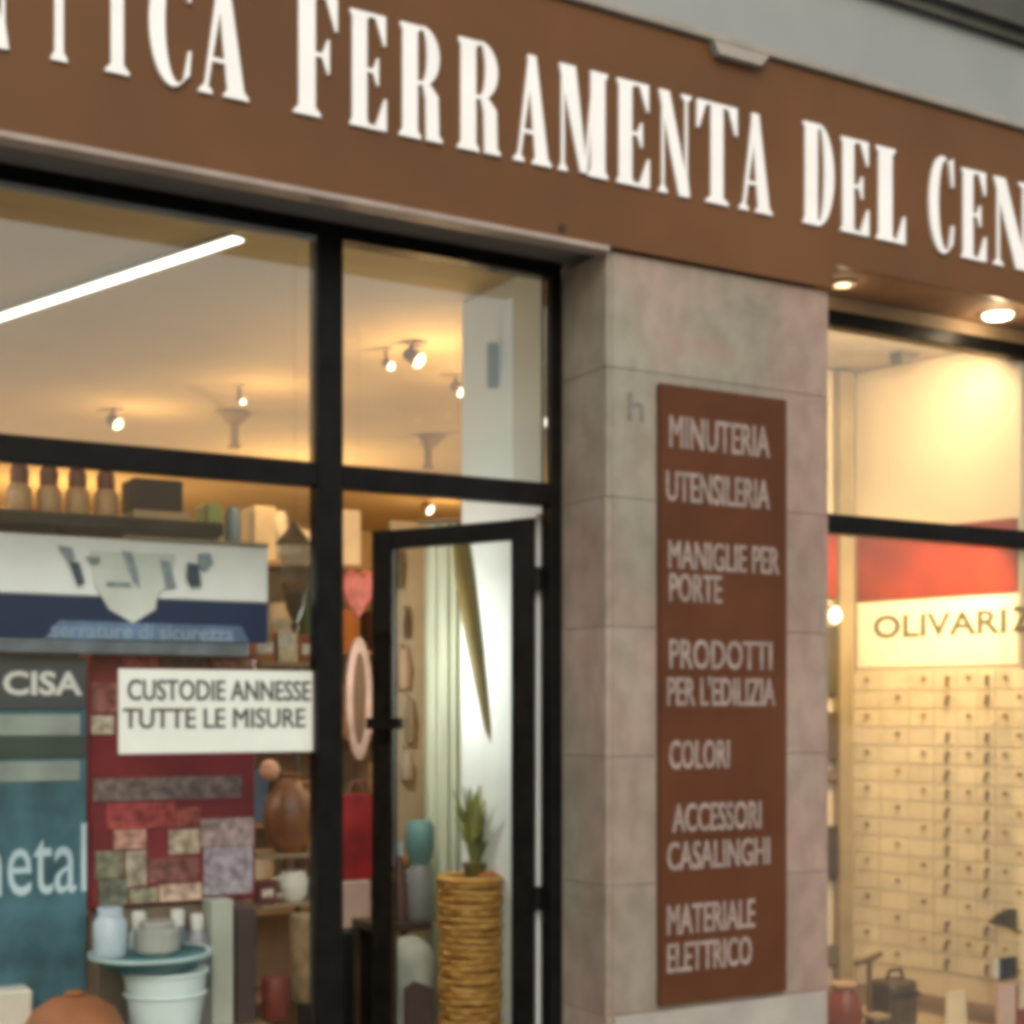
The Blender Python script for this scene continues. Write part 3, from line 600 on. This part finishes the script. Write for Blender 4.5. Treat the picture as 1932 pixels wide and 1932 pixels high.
mb = MB(); v = [(hc[0]+x, 1.43, hc[2]+z) for x, z in hp]+[(hc[0]+x*.7, 1.405, hc[2]+z*.7) for x, z in hp]+[(hc[0]+x, 1.46, hc[2]+z) for x, z in hp]
mb.add(v, [tuple(range(10,20))]+[(i, (i+1)%10, (i+1)%10+10, i+10) for i in range(10)]+[(i, (i+1)%10, (i+1)%10+20, i+20) for i in range(10)]+[tuple(reversed(range(20,30)))])
part('heart', mb, colr('heart pink', (.48,.13,.10), .6, var=.3, scale=14), hb)
part('string', MB().tube([(hc[0],1.44,hc[2]+.05),(hc[0],1.44,2.998)], .0006, 5), M_shaft, hb)

# things seen through the door glass
tsx = at(770,0,1.45)[0]
ut = thing('tool_rail', 'upright pegboard strip hung with wooden handled tools behind the door', 'tool rack', (tsx, 1.5, .012))
part('pegboard', MB().box(at(738,0,1.5)[0], at(806,0,1.5)[0], 1.5, 1.52, .012, zd(985,770,1.5), .003), colr('pegboard', (.40,.33,.22), .7, var=.1), ut)
for k, (y0, y1, w, col) in enumerate(((1030,1110,16,(.11,.085,.04)),(1150,1205,12,(.07,.035,.015)),(1222,1300,24,(.36,.24,.15)),(1318,1400,18,(.22,.15,.08)),(1415,1470,22,(.34,.27,.18)))):
    q0 = at(764+((k*13) % 20)-8, y1, 1.47); q1 = at(764+((k*13) % 20)-8, y0, 1.47)
    h_ = part('tool', MB().tube([q0, (q0[0], 1.47, (q0[2]+q1[2])/2), q1], [w/1000, w/800, w/1600], 10), mat('tool %d' % k, col, .5), ut, True)
    part('hook', MB().tube([(q1[0],1.47,q1[2]+.002),(q1[0],1.499,q1[2]+.012)], .003, 6), M_black, h_)
cu_m = colr('curtain pale', (.60,.63,.50), .7, var=.14, scale=4, stretch=(6,6,.6))
mb = MB(); n = 40
xa, xb = at(804,0,1.3)[0], at(934,0,1.12)[0]
v = []
for i in range(n+1):
    u = i/n; x = xa+(xb-xa)*u; yw = 1.30-.2*u+.018*sin(u*44)+.01*sin(u*17)
    v += [(x, yw, .45), (x, yw, zd(990,850,1.25)), (x, yw+.004, .45), (x, yw+.004, zd(990,850,1.25))]
f = []
for i in range(n):
    k = i*4; f += [(k, k+4, k+5, k+1), (k+2, k+3, k+7, k+6), (k+1, k+5, k+7, k+3), (k, k+2, k+6, k+4)]
f += [(0,1,3,2), (4*n, 4*n+2, 4*n+3, 4*n+1)]
ct = thing('hanging_curtain', 'pale green white folded curtain hanging behind the door glass', 'curtain', ((xa+xb)/2, 1.2, .45))
part('cloth', MB().add(v, f), cu_m, ct, True)
part('rod', MB().tube([(xa-.03, 1.305, zd(990,850,1.25)+.01), (xb+.06, 1.08, zd(990,850,1.25)+.01)], .009, 8), colr('rod brown', (.10,.07,.04)), ct)
# furled umbrella leaning in front of the curtain
p0 = Vector(at(870, 1030, .98)); p1 = Vector(at(928, 1400, .80)); 
um = thing('umbrella', 'furled olive umbrella hanging slanted in front of the pale curtain', 'umbrella', tuple(p1))
part('canopy', MB().tube([tuple(p0), tuple(p0.lerp(p1,.15)), tuple(p0.lerp(p1,.55)), tuple(p0.lerp(p1,.93)), tuple(p1)], [.030,.038,.036,.018,.006], 14), colr('umbrella olive', (.20,.145,.045), .6, col2=(.10,.085,.03), scale=3), um, True)
part('tip', MB().tube([tuple(p1), tuple(p1+(p1-p0).normalized()*.05)], [.006,.003], 8), colr('tip dark', (.03,.03,.02)), um)
part('cord', MB().tube([tuple(p0), (p0.x-.02, p0.y, 2.998)], .0006, 5), M_shaft, um)
# shelf with jars behind the door
sh = thing('low_shelf', 'black low shelf behind the door glass', 'shelf', (at(765,0,1.1)[0], 1.15, .012))
za = at(765,1742,1.1)[2]
part('shelf', MB().box(at(712,0,1.1)[0], at(815,0,1.1)[0], 1.1, 1.32, za-.03, za, .003), M_dwood, sh)
for xx in (at(712,0,1.1)[0], at(812,0,1.1)[0]-.02): part('leg', MB().box(xx, xx+.02, 1.28, 1.30, .012, za-.031), M_dwood, sh)
zsup = za+.001
jx = at(792,0,1.16)[0]
bt = thing('bottle', 'grey blue bottle with a teal top on the low shelf', 'bottle', (jx, 1.16, zsup))
hbt = at(792,1548,1.16)[2]-zsup
part('body', MB().lathe([(.04,0),(.044,.01),(.044,hbt*.45),(.034,hbt*.55)], (jx,1.16,zsup), 24), colr('bottle slate', (.20,.21,.22), .3), bt, True)
part('neck', MB().lathe([(.034,hbt*.551),(.052,hbt*.72),(.052,hbt*.92),(.04,hbt)], (jx,1.16,zsup), 24), colr('bottle teal', (.10,.22,.22), .35), bt, True)
for k_, (x_, nm_, cc_, r_, yt_) in enumerate(((772,'pale blue',(.36,.50,.56),.020,1640),(812,'pale green',(.34,.42,.28),.022,1600))):
    xx_ = at(x_,0,1.27)[0]; h_ = at(x_, yt_, 1.27)[2]-zsup
    t = thing('bottle', '%s slim bottle at the back of the low shelf behind the door glass' % nm_, 'bottle', (xx_, 1.27, zsup))
    part('body', MB().lathe([(r_*.95,0),(r_,.006),(r_,h_*.72),(r_*.4,h_*.84),(r_*.4,h_*.9)], (xx_,1.27,zsup), 18), mat('slim '+nm_, cc_, .25), t, True)
    part('cap', MB().lathe([(r_*.5,h_*.901),(r_*.5,h_)], (xx_,1.27,zsup), 14), mat('slim cap', (.6,.6,.55), .4), t)
jx2 = at(752,0,1.2)[0]
cn = thing('candle', 'mauve grey conical candle beside the grey blue bottle', 'candle', (jx2, 1.2, zsup))
part('wax', MB().lathe([(.04,0),(.042,.02),(.03,.12),(.012,.22)], (jx2,1.2,zsup), 20), colr('candle mauve', (.10,.045,.045), .5), cn, True)
part('wick', MB().lathe([(.002,.2205),(.002,.235)], (jx2,1.2,zsup), 6), M_black, cn)
sk = thing('fabric_sack', 'pale grey fabric sack with a dark patch below the low shelf', 'sack', (at(770,0,.98)[0], 1.0, .012))
sx = at(772,0,1.0)[0]; ztp = at(772,1768,1.0)[2]
part('sack', MB().lathe([(.09,0),(.105,.05),(.10,.4),(.095,ztp-.1),(.07,ztp-.04),(.03,ztp-.012)], (sx,1.0,.012), 20), colr('sack grey', (.34,.35,.31), .85, var=.15, scale=5, stretch=(4,4,.5)), sk, True)
q0, q1 = at(762,1932,.9), at(815,1858,.9)
part('patch', MB().prism([(q0[0],q0[2]-.05),(q1[0],q0[2]-.05),(q1[0],q1[2]-.01),(q0[0]+.035,q1[2]+.02),(q0[0],q1[2])], .885, .897), colr('patch maroon', (.08,.05,.045), .8, var=.3), sk)
random.seed(9)
pk_c = [('red',(.40,.03,.025)),('pale blue',(.35,.50,.58)),('orange',(.55,.22,.05)),('white',(.70,.70,.66)),('teal',(.05,.22,.24)),('pink',(.55,.25,.22)),('green',(.20,.28,.08))]
for k in range(7):
    xk = 728+(k % 4)*22; yk = 1600+(k//4)*70 + (k % 2)*14; nm, cc = pk_c[k]
    w_ = .024; q = at(xk, yk, 1.47)
    t = thing('blister_pack', '%s blister pack hooked on the lower part of the tool pegboard' % nm, 'blister pack', q, 'blister packs on the tool pegboard')
    part('card', MB().box(q[0]-w_, q[0]+w_, 1.468, 1.470, q[2]-.055, q[2]+.055, .0), mat('pack '+nm, cc, .5, var=.25, scale=30), t)
    part('bubble', MB().box(q[0]-w_*.7, q[0]+w_*.7, 1.452, 1.4675, q[2]-.045, q[2]+.01, .006), mat('pack bubble', (.45,.46,.44), .2), t)
    part('hook', MB().tube([(q[0],1.4705,q[2]+.045),(q[0],1.499,q[2]+.05)], .002, 6), M_black, t)
# potted plant
pc = at(896, 1650, .86)
pl = thing('potted_plant', 'small yellow green plant above the wicker basket', 'plant', (pc[0], .86, pc[2]-.02))
part('pot', MB().lathe([(.03,0),(.042,.05),(.045,.06)], (pc[0], .86, pc[2]-.02), 20), colr('pot olive', (.16,.13,.04)), pl, True)
random.seed(5)
for k in range(170):
    an = random.uniform(0, 2*pi); le = random.uniform(.06, .28); sp = random.uniform(.01, .10)*(.5+le*2); w = random.uniform(.004, .011)
    b0 = Vector((pc[0]+random.uniform(-.02,.02), .86, pc[2]+.035)); t0 = b0+Vector((cos(an)*sp, sin(an)*sp, le)); md = b0.lerp(t0, .6)+Vector((cos(an)*-.012, sin(an)*-.012, random.uniform(.0,.02)))
    sd = Vector((-sin(an), cos(an), 0)); a2 = random.uniform(-.9, .9); sd = (sd*cos(a2)+Vector((cos(an), sin(an), 0))*sin(a2))*w
    part('leaf', MB().add([tuple(b0), tuple(md+sd), tuple(t0), tuple(md-sd), tuple(md+Vector((0,0,.003)))], [(0,1,4),(1,2,4),(2,3,4),(3,0,4)]), [colr('leaf olive', (.26,.28,.06)), colr('leaf light', (.38,.40,.12)), colr('leaf dark', (.10,.15,.04))][k % 3], pl)
# tall wicker basket
bc = (at(889,0,.80)[0], .80, .012); zt3 = at(889,1660,.80)[2]-.012
wk = thing('wicker_basket', 'tall golden wicker basket behind the door glass', 'basket', bc)
M_wick = mat('wicker gold', (.44,.19,.035), .6, scale=14, col2=(.62,.36,.10), stretch=(1,1,3))
nr = 46
mb = MB(); r0 = .098; n = 40; prof = 0
v = []; f = []
part('liner', MB().lathe([(.078,0),(.090,zt3-.01)], bc, 24, False), colr('liner brown', (.12,.05,.02)), wk)
for k in range(nr):
    z = zt3*(k+.5)/nr; v = []; ph = (k % 2)*pi
    rr = .088+.012*z/zt3+random.uniform(-.003, .003); jz = random.uniform(0, 6.3)
    pts = [(bc[0]+(rr+.005*sin(9*2*pi*i/72+ph))*cos(2*pi*i/72), bc[1]+(rr+.005*sin(9*2*pi*i/72+ph))*sin(2*pi*i/72), bc[2]+z+.003*sin(2*2*pi*i/72+jz)) for i in range(73)]
    part('cane', MB().tube(pts, zt3/nr*random.uniform(.42, .56), 6), M_wick, wk, True)
part('rim', MB().tube([(bc[0]+.104*cos(2*pi*i/36), bc[1]+.104*sin(2*pi*i/36), bc[2]+zt3+.006) for i in range(37)], .012, 8), M_wick, wk, True)
solo('basket_ball', MB().lathe([(.01,0),(.035,.012),(.048,.045),(.035,.08),(.01,.09)], (bc[0]+.045, .76, bc[2]+zt3-.06), 20), colr('russet', (.33,.11,.025), .6, var=.3), 'russet round gourd resting on the rim of the wicker basket', 'gourd', smooth=True)

# ------------------------------------------------------------------ shelving deep in the shop
random.seed(21)
def shelving(x0, x1, Y, lab, top=2.25):
    t = thing('shelf_unit', lab, 'shelving', ((x0+x1)/2, Y+.15, .012))
    mw = colr('shelving oak', (.30,.20,.11), .6, var=.15)
    part('back', MB().box(x0, x1, Y+.30, Y+.32, .012, top), colr('shelving back', (.38,.28,.17)), t)
    for xx in (x0-.02, x1): part('side_panel', MB().box(xx, xx+.02, Y, Y+.3, .012, top), mw, t)
    hs = [.35+.38*i for i in range(6)]
    for z in hs: part('shelf', MB().box(x0+.001, x1-.001, Y, Y+.295, z-.02, z), mw, t)
    return hs
pal = [('cream',(.60,.52,.38)),('red',(.35,.04,.03)),('orange',(.50,.20,.05)),('blue',(.08,.15,.28)),('brown',(.15,.08,.04)),('white',(.66,.64,.58)),('green',(.10,.18,.08)),('tan',(.42,.28,.15))]
for (x0, x1, Y, lab, where) in ((.1, 1.75, 3.0, 'wide oak shelving full of boxes deep behind the left window', 'on the shelving behind the left window'),
                         (1.95, 3.3, 2.6, 'narrower oak shelving full of boxes seen past the open door', 'on the shelving seen past the open door')):
    for si, z in enumerate(shelving(x0, x1, Y, lab)):
        if z < .7: continue
        x = x0+.03; ni = 0; SN = ['', 'lowest', 'second', 'third', 'fourth', 'top'][si]
        while x < x1-.12:
            w = random.uniform(.06, .15); h = random.uniform(.10, .28); cn_, c_ = random.choice(pal)
            if random.random() < .82:
                ON = ['leftmost', 'second', 'third', 'fourth', 'fifth', 'sixth', 'seventh', 'eighth', 'ninth', 'tenth', 'eleventh', 'twelfth', 'thirteenth', 'fourteenth'][ni]; ni += 1
                lab_ = '%s goods %%s, %s on the %s level of the %s' % (cn_, ON, SN, 'oak shelving behind the banner' if x0 < 1 else 'shelving past the open door')
                if random.random() < .6:
                    solo('goods_box', MB().box(x, x+w, Y+.03, Y+.2, z+.001, z+h, .004), colr('goods '+cn_, c_, .5), lab_ % 'box', 'box', 'goods '+where)
                else:
                    r = w/2*.9
                    solo('goods_tin', MB().lathe([(r*.95,0),(r,.005),(r,h*.8),(r*.8,h*.86),(r*.8,h*.9)], (x+w/2, Y+.12, z+.001), 16), colr('goods '+cn_, c_, .5), lab_ % 'tin', 'tin', 'goods '+where, True)
            x += w+random.uniform(.01, .04)

# ------------------------------------------------------------------ right display window
M_disp = mat('display cream', (.60,.47,.30), .7, var=.06, scale=2)
fc = (4.232, .97); nc = (4.385, .25)           # far and near ends of the sample wall
dx, dy = nc[0]-fc[0], nc[1]-fc[1]; L_ = math.hypot(dx, dy); dx /= L_; dy /= L_
mx_, my_ = dy, -dx                              # towards the left, facing the pillar side
if mx_ > 0: mx_, my_ = -mx_, -my_
def wall_pt(u, w, z): return (fc[0]+dx*u+mx_*w, fc[1]+dy*u+my_*w, z)
def wbox(u0, u1, w0, w1, z0, z1):
    v = [wall_pt(u, w, z) for z in (z0, z1) for w in (w0, w1) for u in (u0, u1)]
    return MB().add(v, [(0,2,3,1),(4,5,7,6),(0,1,5,4),(2,6,7,3),(0,4,6,2),(1,3,7,5)])
struct('display_back_wall', MB().box(2.60, 4.232, .98, 1.06, .5, 2.958), M_disp)
struct('display_ceiling', MB().box(PX1-.1, 4.60, .30, 1.06, 2.96, 2.982), mat('display ceiling', (.45,.38,.25), .8))
def ux_(x, z):   # distance along the sample wall where photo column x falls
    th = YAW+atan((x-966)/F); t = tan(th)
    return (fc[0]-t*(fc[1]-CY))/(t*dy-dx)
def zw(x, y):
    u = ux_(x, 0); X, Yy, _ = wall_pt(u, 0, 0); a_ = atan((x-966)/F); d = math.hypot(X, Yy-CY)*cos(a_); return CZ+(1340-y)*d/F
bd = thing('sample_board', 'cream door handle sample board with red header and small knobs in rows', 'sample board', (4.3, .6, .5))
part('board', wbox(0, L_-.02, -.06, 0, .5, 2.957), M_disp, bd)
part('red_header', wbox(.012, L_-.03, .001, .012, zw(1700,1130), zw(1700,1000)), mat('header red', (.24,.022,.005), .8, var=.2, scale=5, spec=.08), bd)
part('red_reflection', MB().box(at(1545,0,.95)[0], at(1585,0,.95)[0], .95, .975, zw(1616,1130), zw(1616,1000)), mat('header red', (.30,.022,.008)), bd)  # red reflection of the header painted as a strip on the back wall
part('title_panel', wbox(.012, L_-.03, .001, .006, zw(1700,1258), zw(1700,1134)), mat('title cream', (.80,.72,.50), .6, var=.03), bd)
def ttx(u0, u1, z0, z1):
    def g(u, w, d): return wall_pt(u0+(u1-u0)*u, .0068-d, z0+(z1-z0)*w)
    return g
g1 = ttx(ux_(1650,0), ux_(1900,0), zw(1760,1201), zw(1760,1156))
M_oink = mat('olive ink', (.10,.08,.035), .6)
text_part('lettering', 'OLIVARI', 0,1,0,1,0, M_oink, bd, .001, bold=.02, xform=g1)
g2 = ttx(ux_(1911,0), ux_(1950,0), zw(1920,1192), zw(1920,1144))
text_part('lettering', 'Z', 0,1,0,1,0, M_oink, bd, .001, bold=.03, xform=g2)
# grid of sample plates with brass knobs
ztop = zw(1700,1268); rowh = .072; cols = [1632, 1690, 1740, 1786, 1826, 1862, 1896, 1924]
M_plate = mat('sample plate', (.60,.48,.30), .6, var=.06, rnd=.06); M_knob = mat('knob bronze', (.28,.17,.06), .4, metal=.3, rnd=.4)
M_knobd = mat('knob dark', (.16,.10,.04), .45)
us = [ux_(c_, 0) for c_ in cols]
for r in range(16):
    z = ztop-rowh*(r+.5)
    for k, u in enumerate(us):
        hw = (us[min(k+1, 7)]-us[max(k-1, 0)])/(4 if 0 < k < 7 else 2)*.95
        pl_ = part('sample_plate', wbox(u-hw, u+hw, .001, .005+.001*((r*3+k) % 3), z-rowh*.47, z+rowh*.47), M_plate, bd)
        if (r+k) % 2 == 0 or (k in (3, 5) and r % 5 != 2):
            c_ = wall_pt(u+hw*.3, .02, z+.01); c2 = wall_pt(u+hw*.3, .006, z+.01)
            part('knob', MB().tube([c2, tuple((c2[i]+c_[i])/2 for i in range(3)), c_], [.006, .005, .009], 8), M_knobd if k in (3, 5) else M_knob, pl_)
            if k in (3, 5):
                e0 = wall_pt(u+hw*.3, .024, z+.01); e1 = wall_pt(u+hw*.3-.004*(r % 3), .024, z-.024)
                part('lever', MB().tube([e0, e1], .006, 8), M_knobd, pl_)
# corner post and the narrow side strip with dark samples
qx = at(1587,0,.93)[0], at(1611,0,.93)[0]
solo('corner_post', MB().box(qx[0], qx[1], .93, .965, .5, at(1600,700,.93)[2], .002), mat('post tan', (.28,.20,.10), .5, var=.15), 'tan corner post rising at the left end of the sample board', 'post')
ds = [(1181,1309,(.07,.048,.02)),(1343,1434,(.08,.045,.018)),(1452,1474,(.15,.09,.05)),(1559,1657,(.05,.03,.013)),(1784,1822,(.13,.09,.05))]
lab_ds = ['longest dark finish sample, uppermost beside the corner post', 'second dark brown finish sample from the top beside the post', 'smallest brown finish sample beside the corner post', 'darkest finish sample, fourth down beside the corner post', 'lowest brown finish sample beside the corner post']
for (y0, y1, c_), lb_ in zip(ds, lab_ds):
    solo('finish_sample', MB().box(at(1545,0,.95)[0], at(1586,0,.95)[0], .95, .978, at(1570,y1,.95)[2], at(1570,y0,.95)[2], .003), mat('finish %d' % y0, c_, .5), lb_, 'sample', 'finish samples beside the corner post')
# spotlight housing, imitated lamp reflection and added light bars of the display
q = at(1712, 676, .62)
hs_ = thing('display_spotlight', 'dark wedge shaped spotlight under the display window ceiling', 'spotlight', (q[0], .62, 2.96))
part('housing', MB().prism([(q[0]-.05, 2.958), (q[0]+.05, 2.958), (q[0]-.045, q[2]-.03)], .60, .66), mat('olive metal', (.09,.065,.02), .5), hs_)
part('bracket', MB().box(q[0]-.01, q[0]+.01, .661, .68, 2.93, 2.959), M_black, hs_)
t = at(1576, 1160, .9)
gl = thing('lamp_glint', 'small glowing lamp bulb beside the corner post under the red header', 'lamp', (t[0], .9, t[2]))  # glowing shape stands in for a lamp reflection
part('glint', MB().lathe([(.005,-.035),(.020,-.02),(.024,0),(.016,.02),(.01,.03)], (t[0], .9, t[2]), 16), mat('bulb warm', (.9,.85,.7), .4, emit=((1,.85,.62), 3.)), gl, True)
part('glint_stem', MB().tube([(t[0], .9, t[2]+.0302), (t[0], .979, t[2]+.0302)], .008, 8), mat('glint_stem', (.3,.2,.1), .4), gl)
dcol = (1, .76, .47)
def bar(name, x, y, z, rx, e, lab):  # added fill bars that lift the display brightness
    t = thing(name, lab, 'light bar', (x, y, z), 'added light bars of the right display window')
    part('profile', MB().box(x-.5, x+.5, y-.012, y+.012, z+.004, z+.016), mat('alu', (.4,.4,.38), .4, metal=.6), t)
    L = bpy.data.lights.new('bar', 'AREA'); L.shape = 'RECTANGLE'; L.size = .95; L.size_y = .02; L.energy = e; L.color = dcol
    o = bpy.data.objects.new('bar', L); COL.objects.link(o); o.location = (x, y, z); o.rotation_euler = (radians(rx), 0, 0)
bar('fill_light_bar', 3.78, .325, 2.21, 35, 19, 'added slim light bar hidden behind the transom of the right window')
bar('fill_light_bar', 3.78, .325, 2.90, 40, 17, 'added slim light bar under the display ceiling of the right window')
lamp(4.08, .11, 2.945, 1.4, .01, (1,.76,.48)); lamp(3.36, .11, 2.945, .2, .01, (1,.76,.48))
# counter and goods at the foot of the display
zc_ = .42
solo('display_counter', MB().box(PX1+.01, 4.75, .272, .92, .012, zc_, .004), mat('counter tan', (.42,.30,.17), .6, var=.1), 'low tan counter at the foot of the right window display', 'counter')
def cb(x, Y): return (at(x, 0, Y)[0], Y, zc_+.001)
c = cb(1592, .5); pk = thing('glazed_pot', 'dark red glazed pot beside the pillar on the counter', 'pot', c)
part('body', MB().lathe([(.03,0),(.06,.04),(.068,.10),(.05,.16),(.034,.185)], c, 24), mat('pot oxblood', (.19,.035,.012), .35, var=.3), pk, True)
part('rim', MB().lathe([(.034,.1851),(.046,.19),(.046,.20),(.036,.205)], c, 24), mat('pot rim', (.40,.25,.14), .4), pk, True)
c = cb(1640, .60); jg = thing('lever_handle', 'bronze lever handle on a tall stand next to the red pot', 'door handle', c)
part('stand', MB().lathe([(.03,0),(.03,.01),(.010,.014),(.010,.24)], c, 16), mat('bronze', (.16,.10,.04), .4, metal=.4), jg, True)
part('lever', MB().tube([(c[0]+.06,.6,c[2]+.268),(c[0],.6,c[2]+.252),(c[0]-.07,.6,c[2]+.240)], [.010,.013,.009], 10), mat('bronze', (.16,.10,.04), .4), jg, True)
c = cb(1700, .55); dk = thing('leather_case', 'dark brown leather case in the middle of the counter', 'case', c)
part('case', MB().box(c[0]-.075, c[0]+.065, .52, .64, c[2], c[2]+.17, .012), mat('leather', (.07,.045,.02), .5, var=.3, scale=20), dk)
part('strap', MB().box(c[0]-.077, c[0]+.067, .517, .5195, c[2]+.11, c[2]+.13, .001), mat('strap dark', (.03,.018,.01), .5), dk)
part('handle', MB().tube([(c[0]-.04,.58,c[2]+.17),(c[0]-.03,.58,c[2]+.205),(c[0]+.03,.58,c[2]+.205),(c[0]+.04,.58,c[2]+.17)], .007, 8), mat('strap dark', (.03,.018,.01)), dk, True)
c = cb(1660, .42); jb = thing('trinket_box', 'small walnut box with pale lid edge between the pot and the case', 'box', c)
part('box', MB().box(c[0]-.04, c[0]+.03, .40, .46, c[2], c[2]+.075, .006), mat('walnut', (.10,.05,.02), .5, var=.3), jb)
part('lid', MB().box(c[0]-.043, c[0]+.033, .397, .463, c[2]+.0755, c[2]+.092, .003), mat('lid tan', (.30,.20,.11), .5), jb)
c = cb(1800, .45)
solo('price_card', MB().prism([(c[0]-.05,c[2]),(c[0]+.06,c[2]),(c[0]+.05,c[2]+.13),(c[0]-.045,c[2]+.13)], .44, .447), mat('card cream', (.66,.56,.38), .6), 'cream folded card standing between the case and the right edge', 'card')
Yb = .285
h1 = thing('lever_handle', 'umber lever handle with a broad blade, upper one at the right edge', 'door handle', at(1905, 1745, Yb))
part('blade', MB().prism([at(*p, Yb)[::2] for p in ((1866,1742),(1880,1726),(1905,1714),(1968,1722),(1968,1774),(1935,1768),(1905,1752))], Yb-.008, Yb+.008), mat('handle umber', (.060,.034,.006), .35), h1)
part('rose', MB().tube([(at(1985,0,Yb)[0],Yb-.009,at(1985,1745,Yb)[2]),(at(1985,0,Yb)[0],Yb+.012,at(1985,1745,Yb)[2])], .03, 16), mat('handle umber', (.060,.034,.006), .35), h1)
h2 = thing('lever_handle', 'black lever handle with a pale end cap, lower one at the right edge', 'door handle', at(1905, 1830, Yb))
part('bar', MB().box(at(1885,0,Yb)[0], at(1985,0,Yb)[0], Yb-.008, Yb+.008, at(1900,1848,Yb)[2], at(1900,1806,Yb)[2], .004), mat('handle black', (.010,.007,.003), .3, spec=.5), h2)
part('end_cap', MB().box(at(1874,0,Yb)[0], at(1884,0,Yb)[0], Yb-.008, Yb+.008, at(1900,1844,Yb)[2], at(1900,1808,Yb)[2], .004), mat('cap pale', (.55,.48,.40), .4), h2)
solo('goods_packet', MB().box(at(1882,0,Yb)[0], at(1914,0,Yb)[0], Yb-.008, Yb+.012, zc_+.001, at(1900,1856,Yb)[2], .003), mat('packet blush', (.55,.36,.28), .5), 'blush pink packet below the black lower handle', 'packet')
solo('goods_packet', MB().box(at(1916,0,Yb)[0], at(1975,0,Yb)[0], Yb-.006, Yb+.012, zc_+.001, at(1940,1854,Yb)[2], .003), mat('packet red', (.25,.03,.02), .5), 'red packet at the bottom right corner of the window', 'packet')
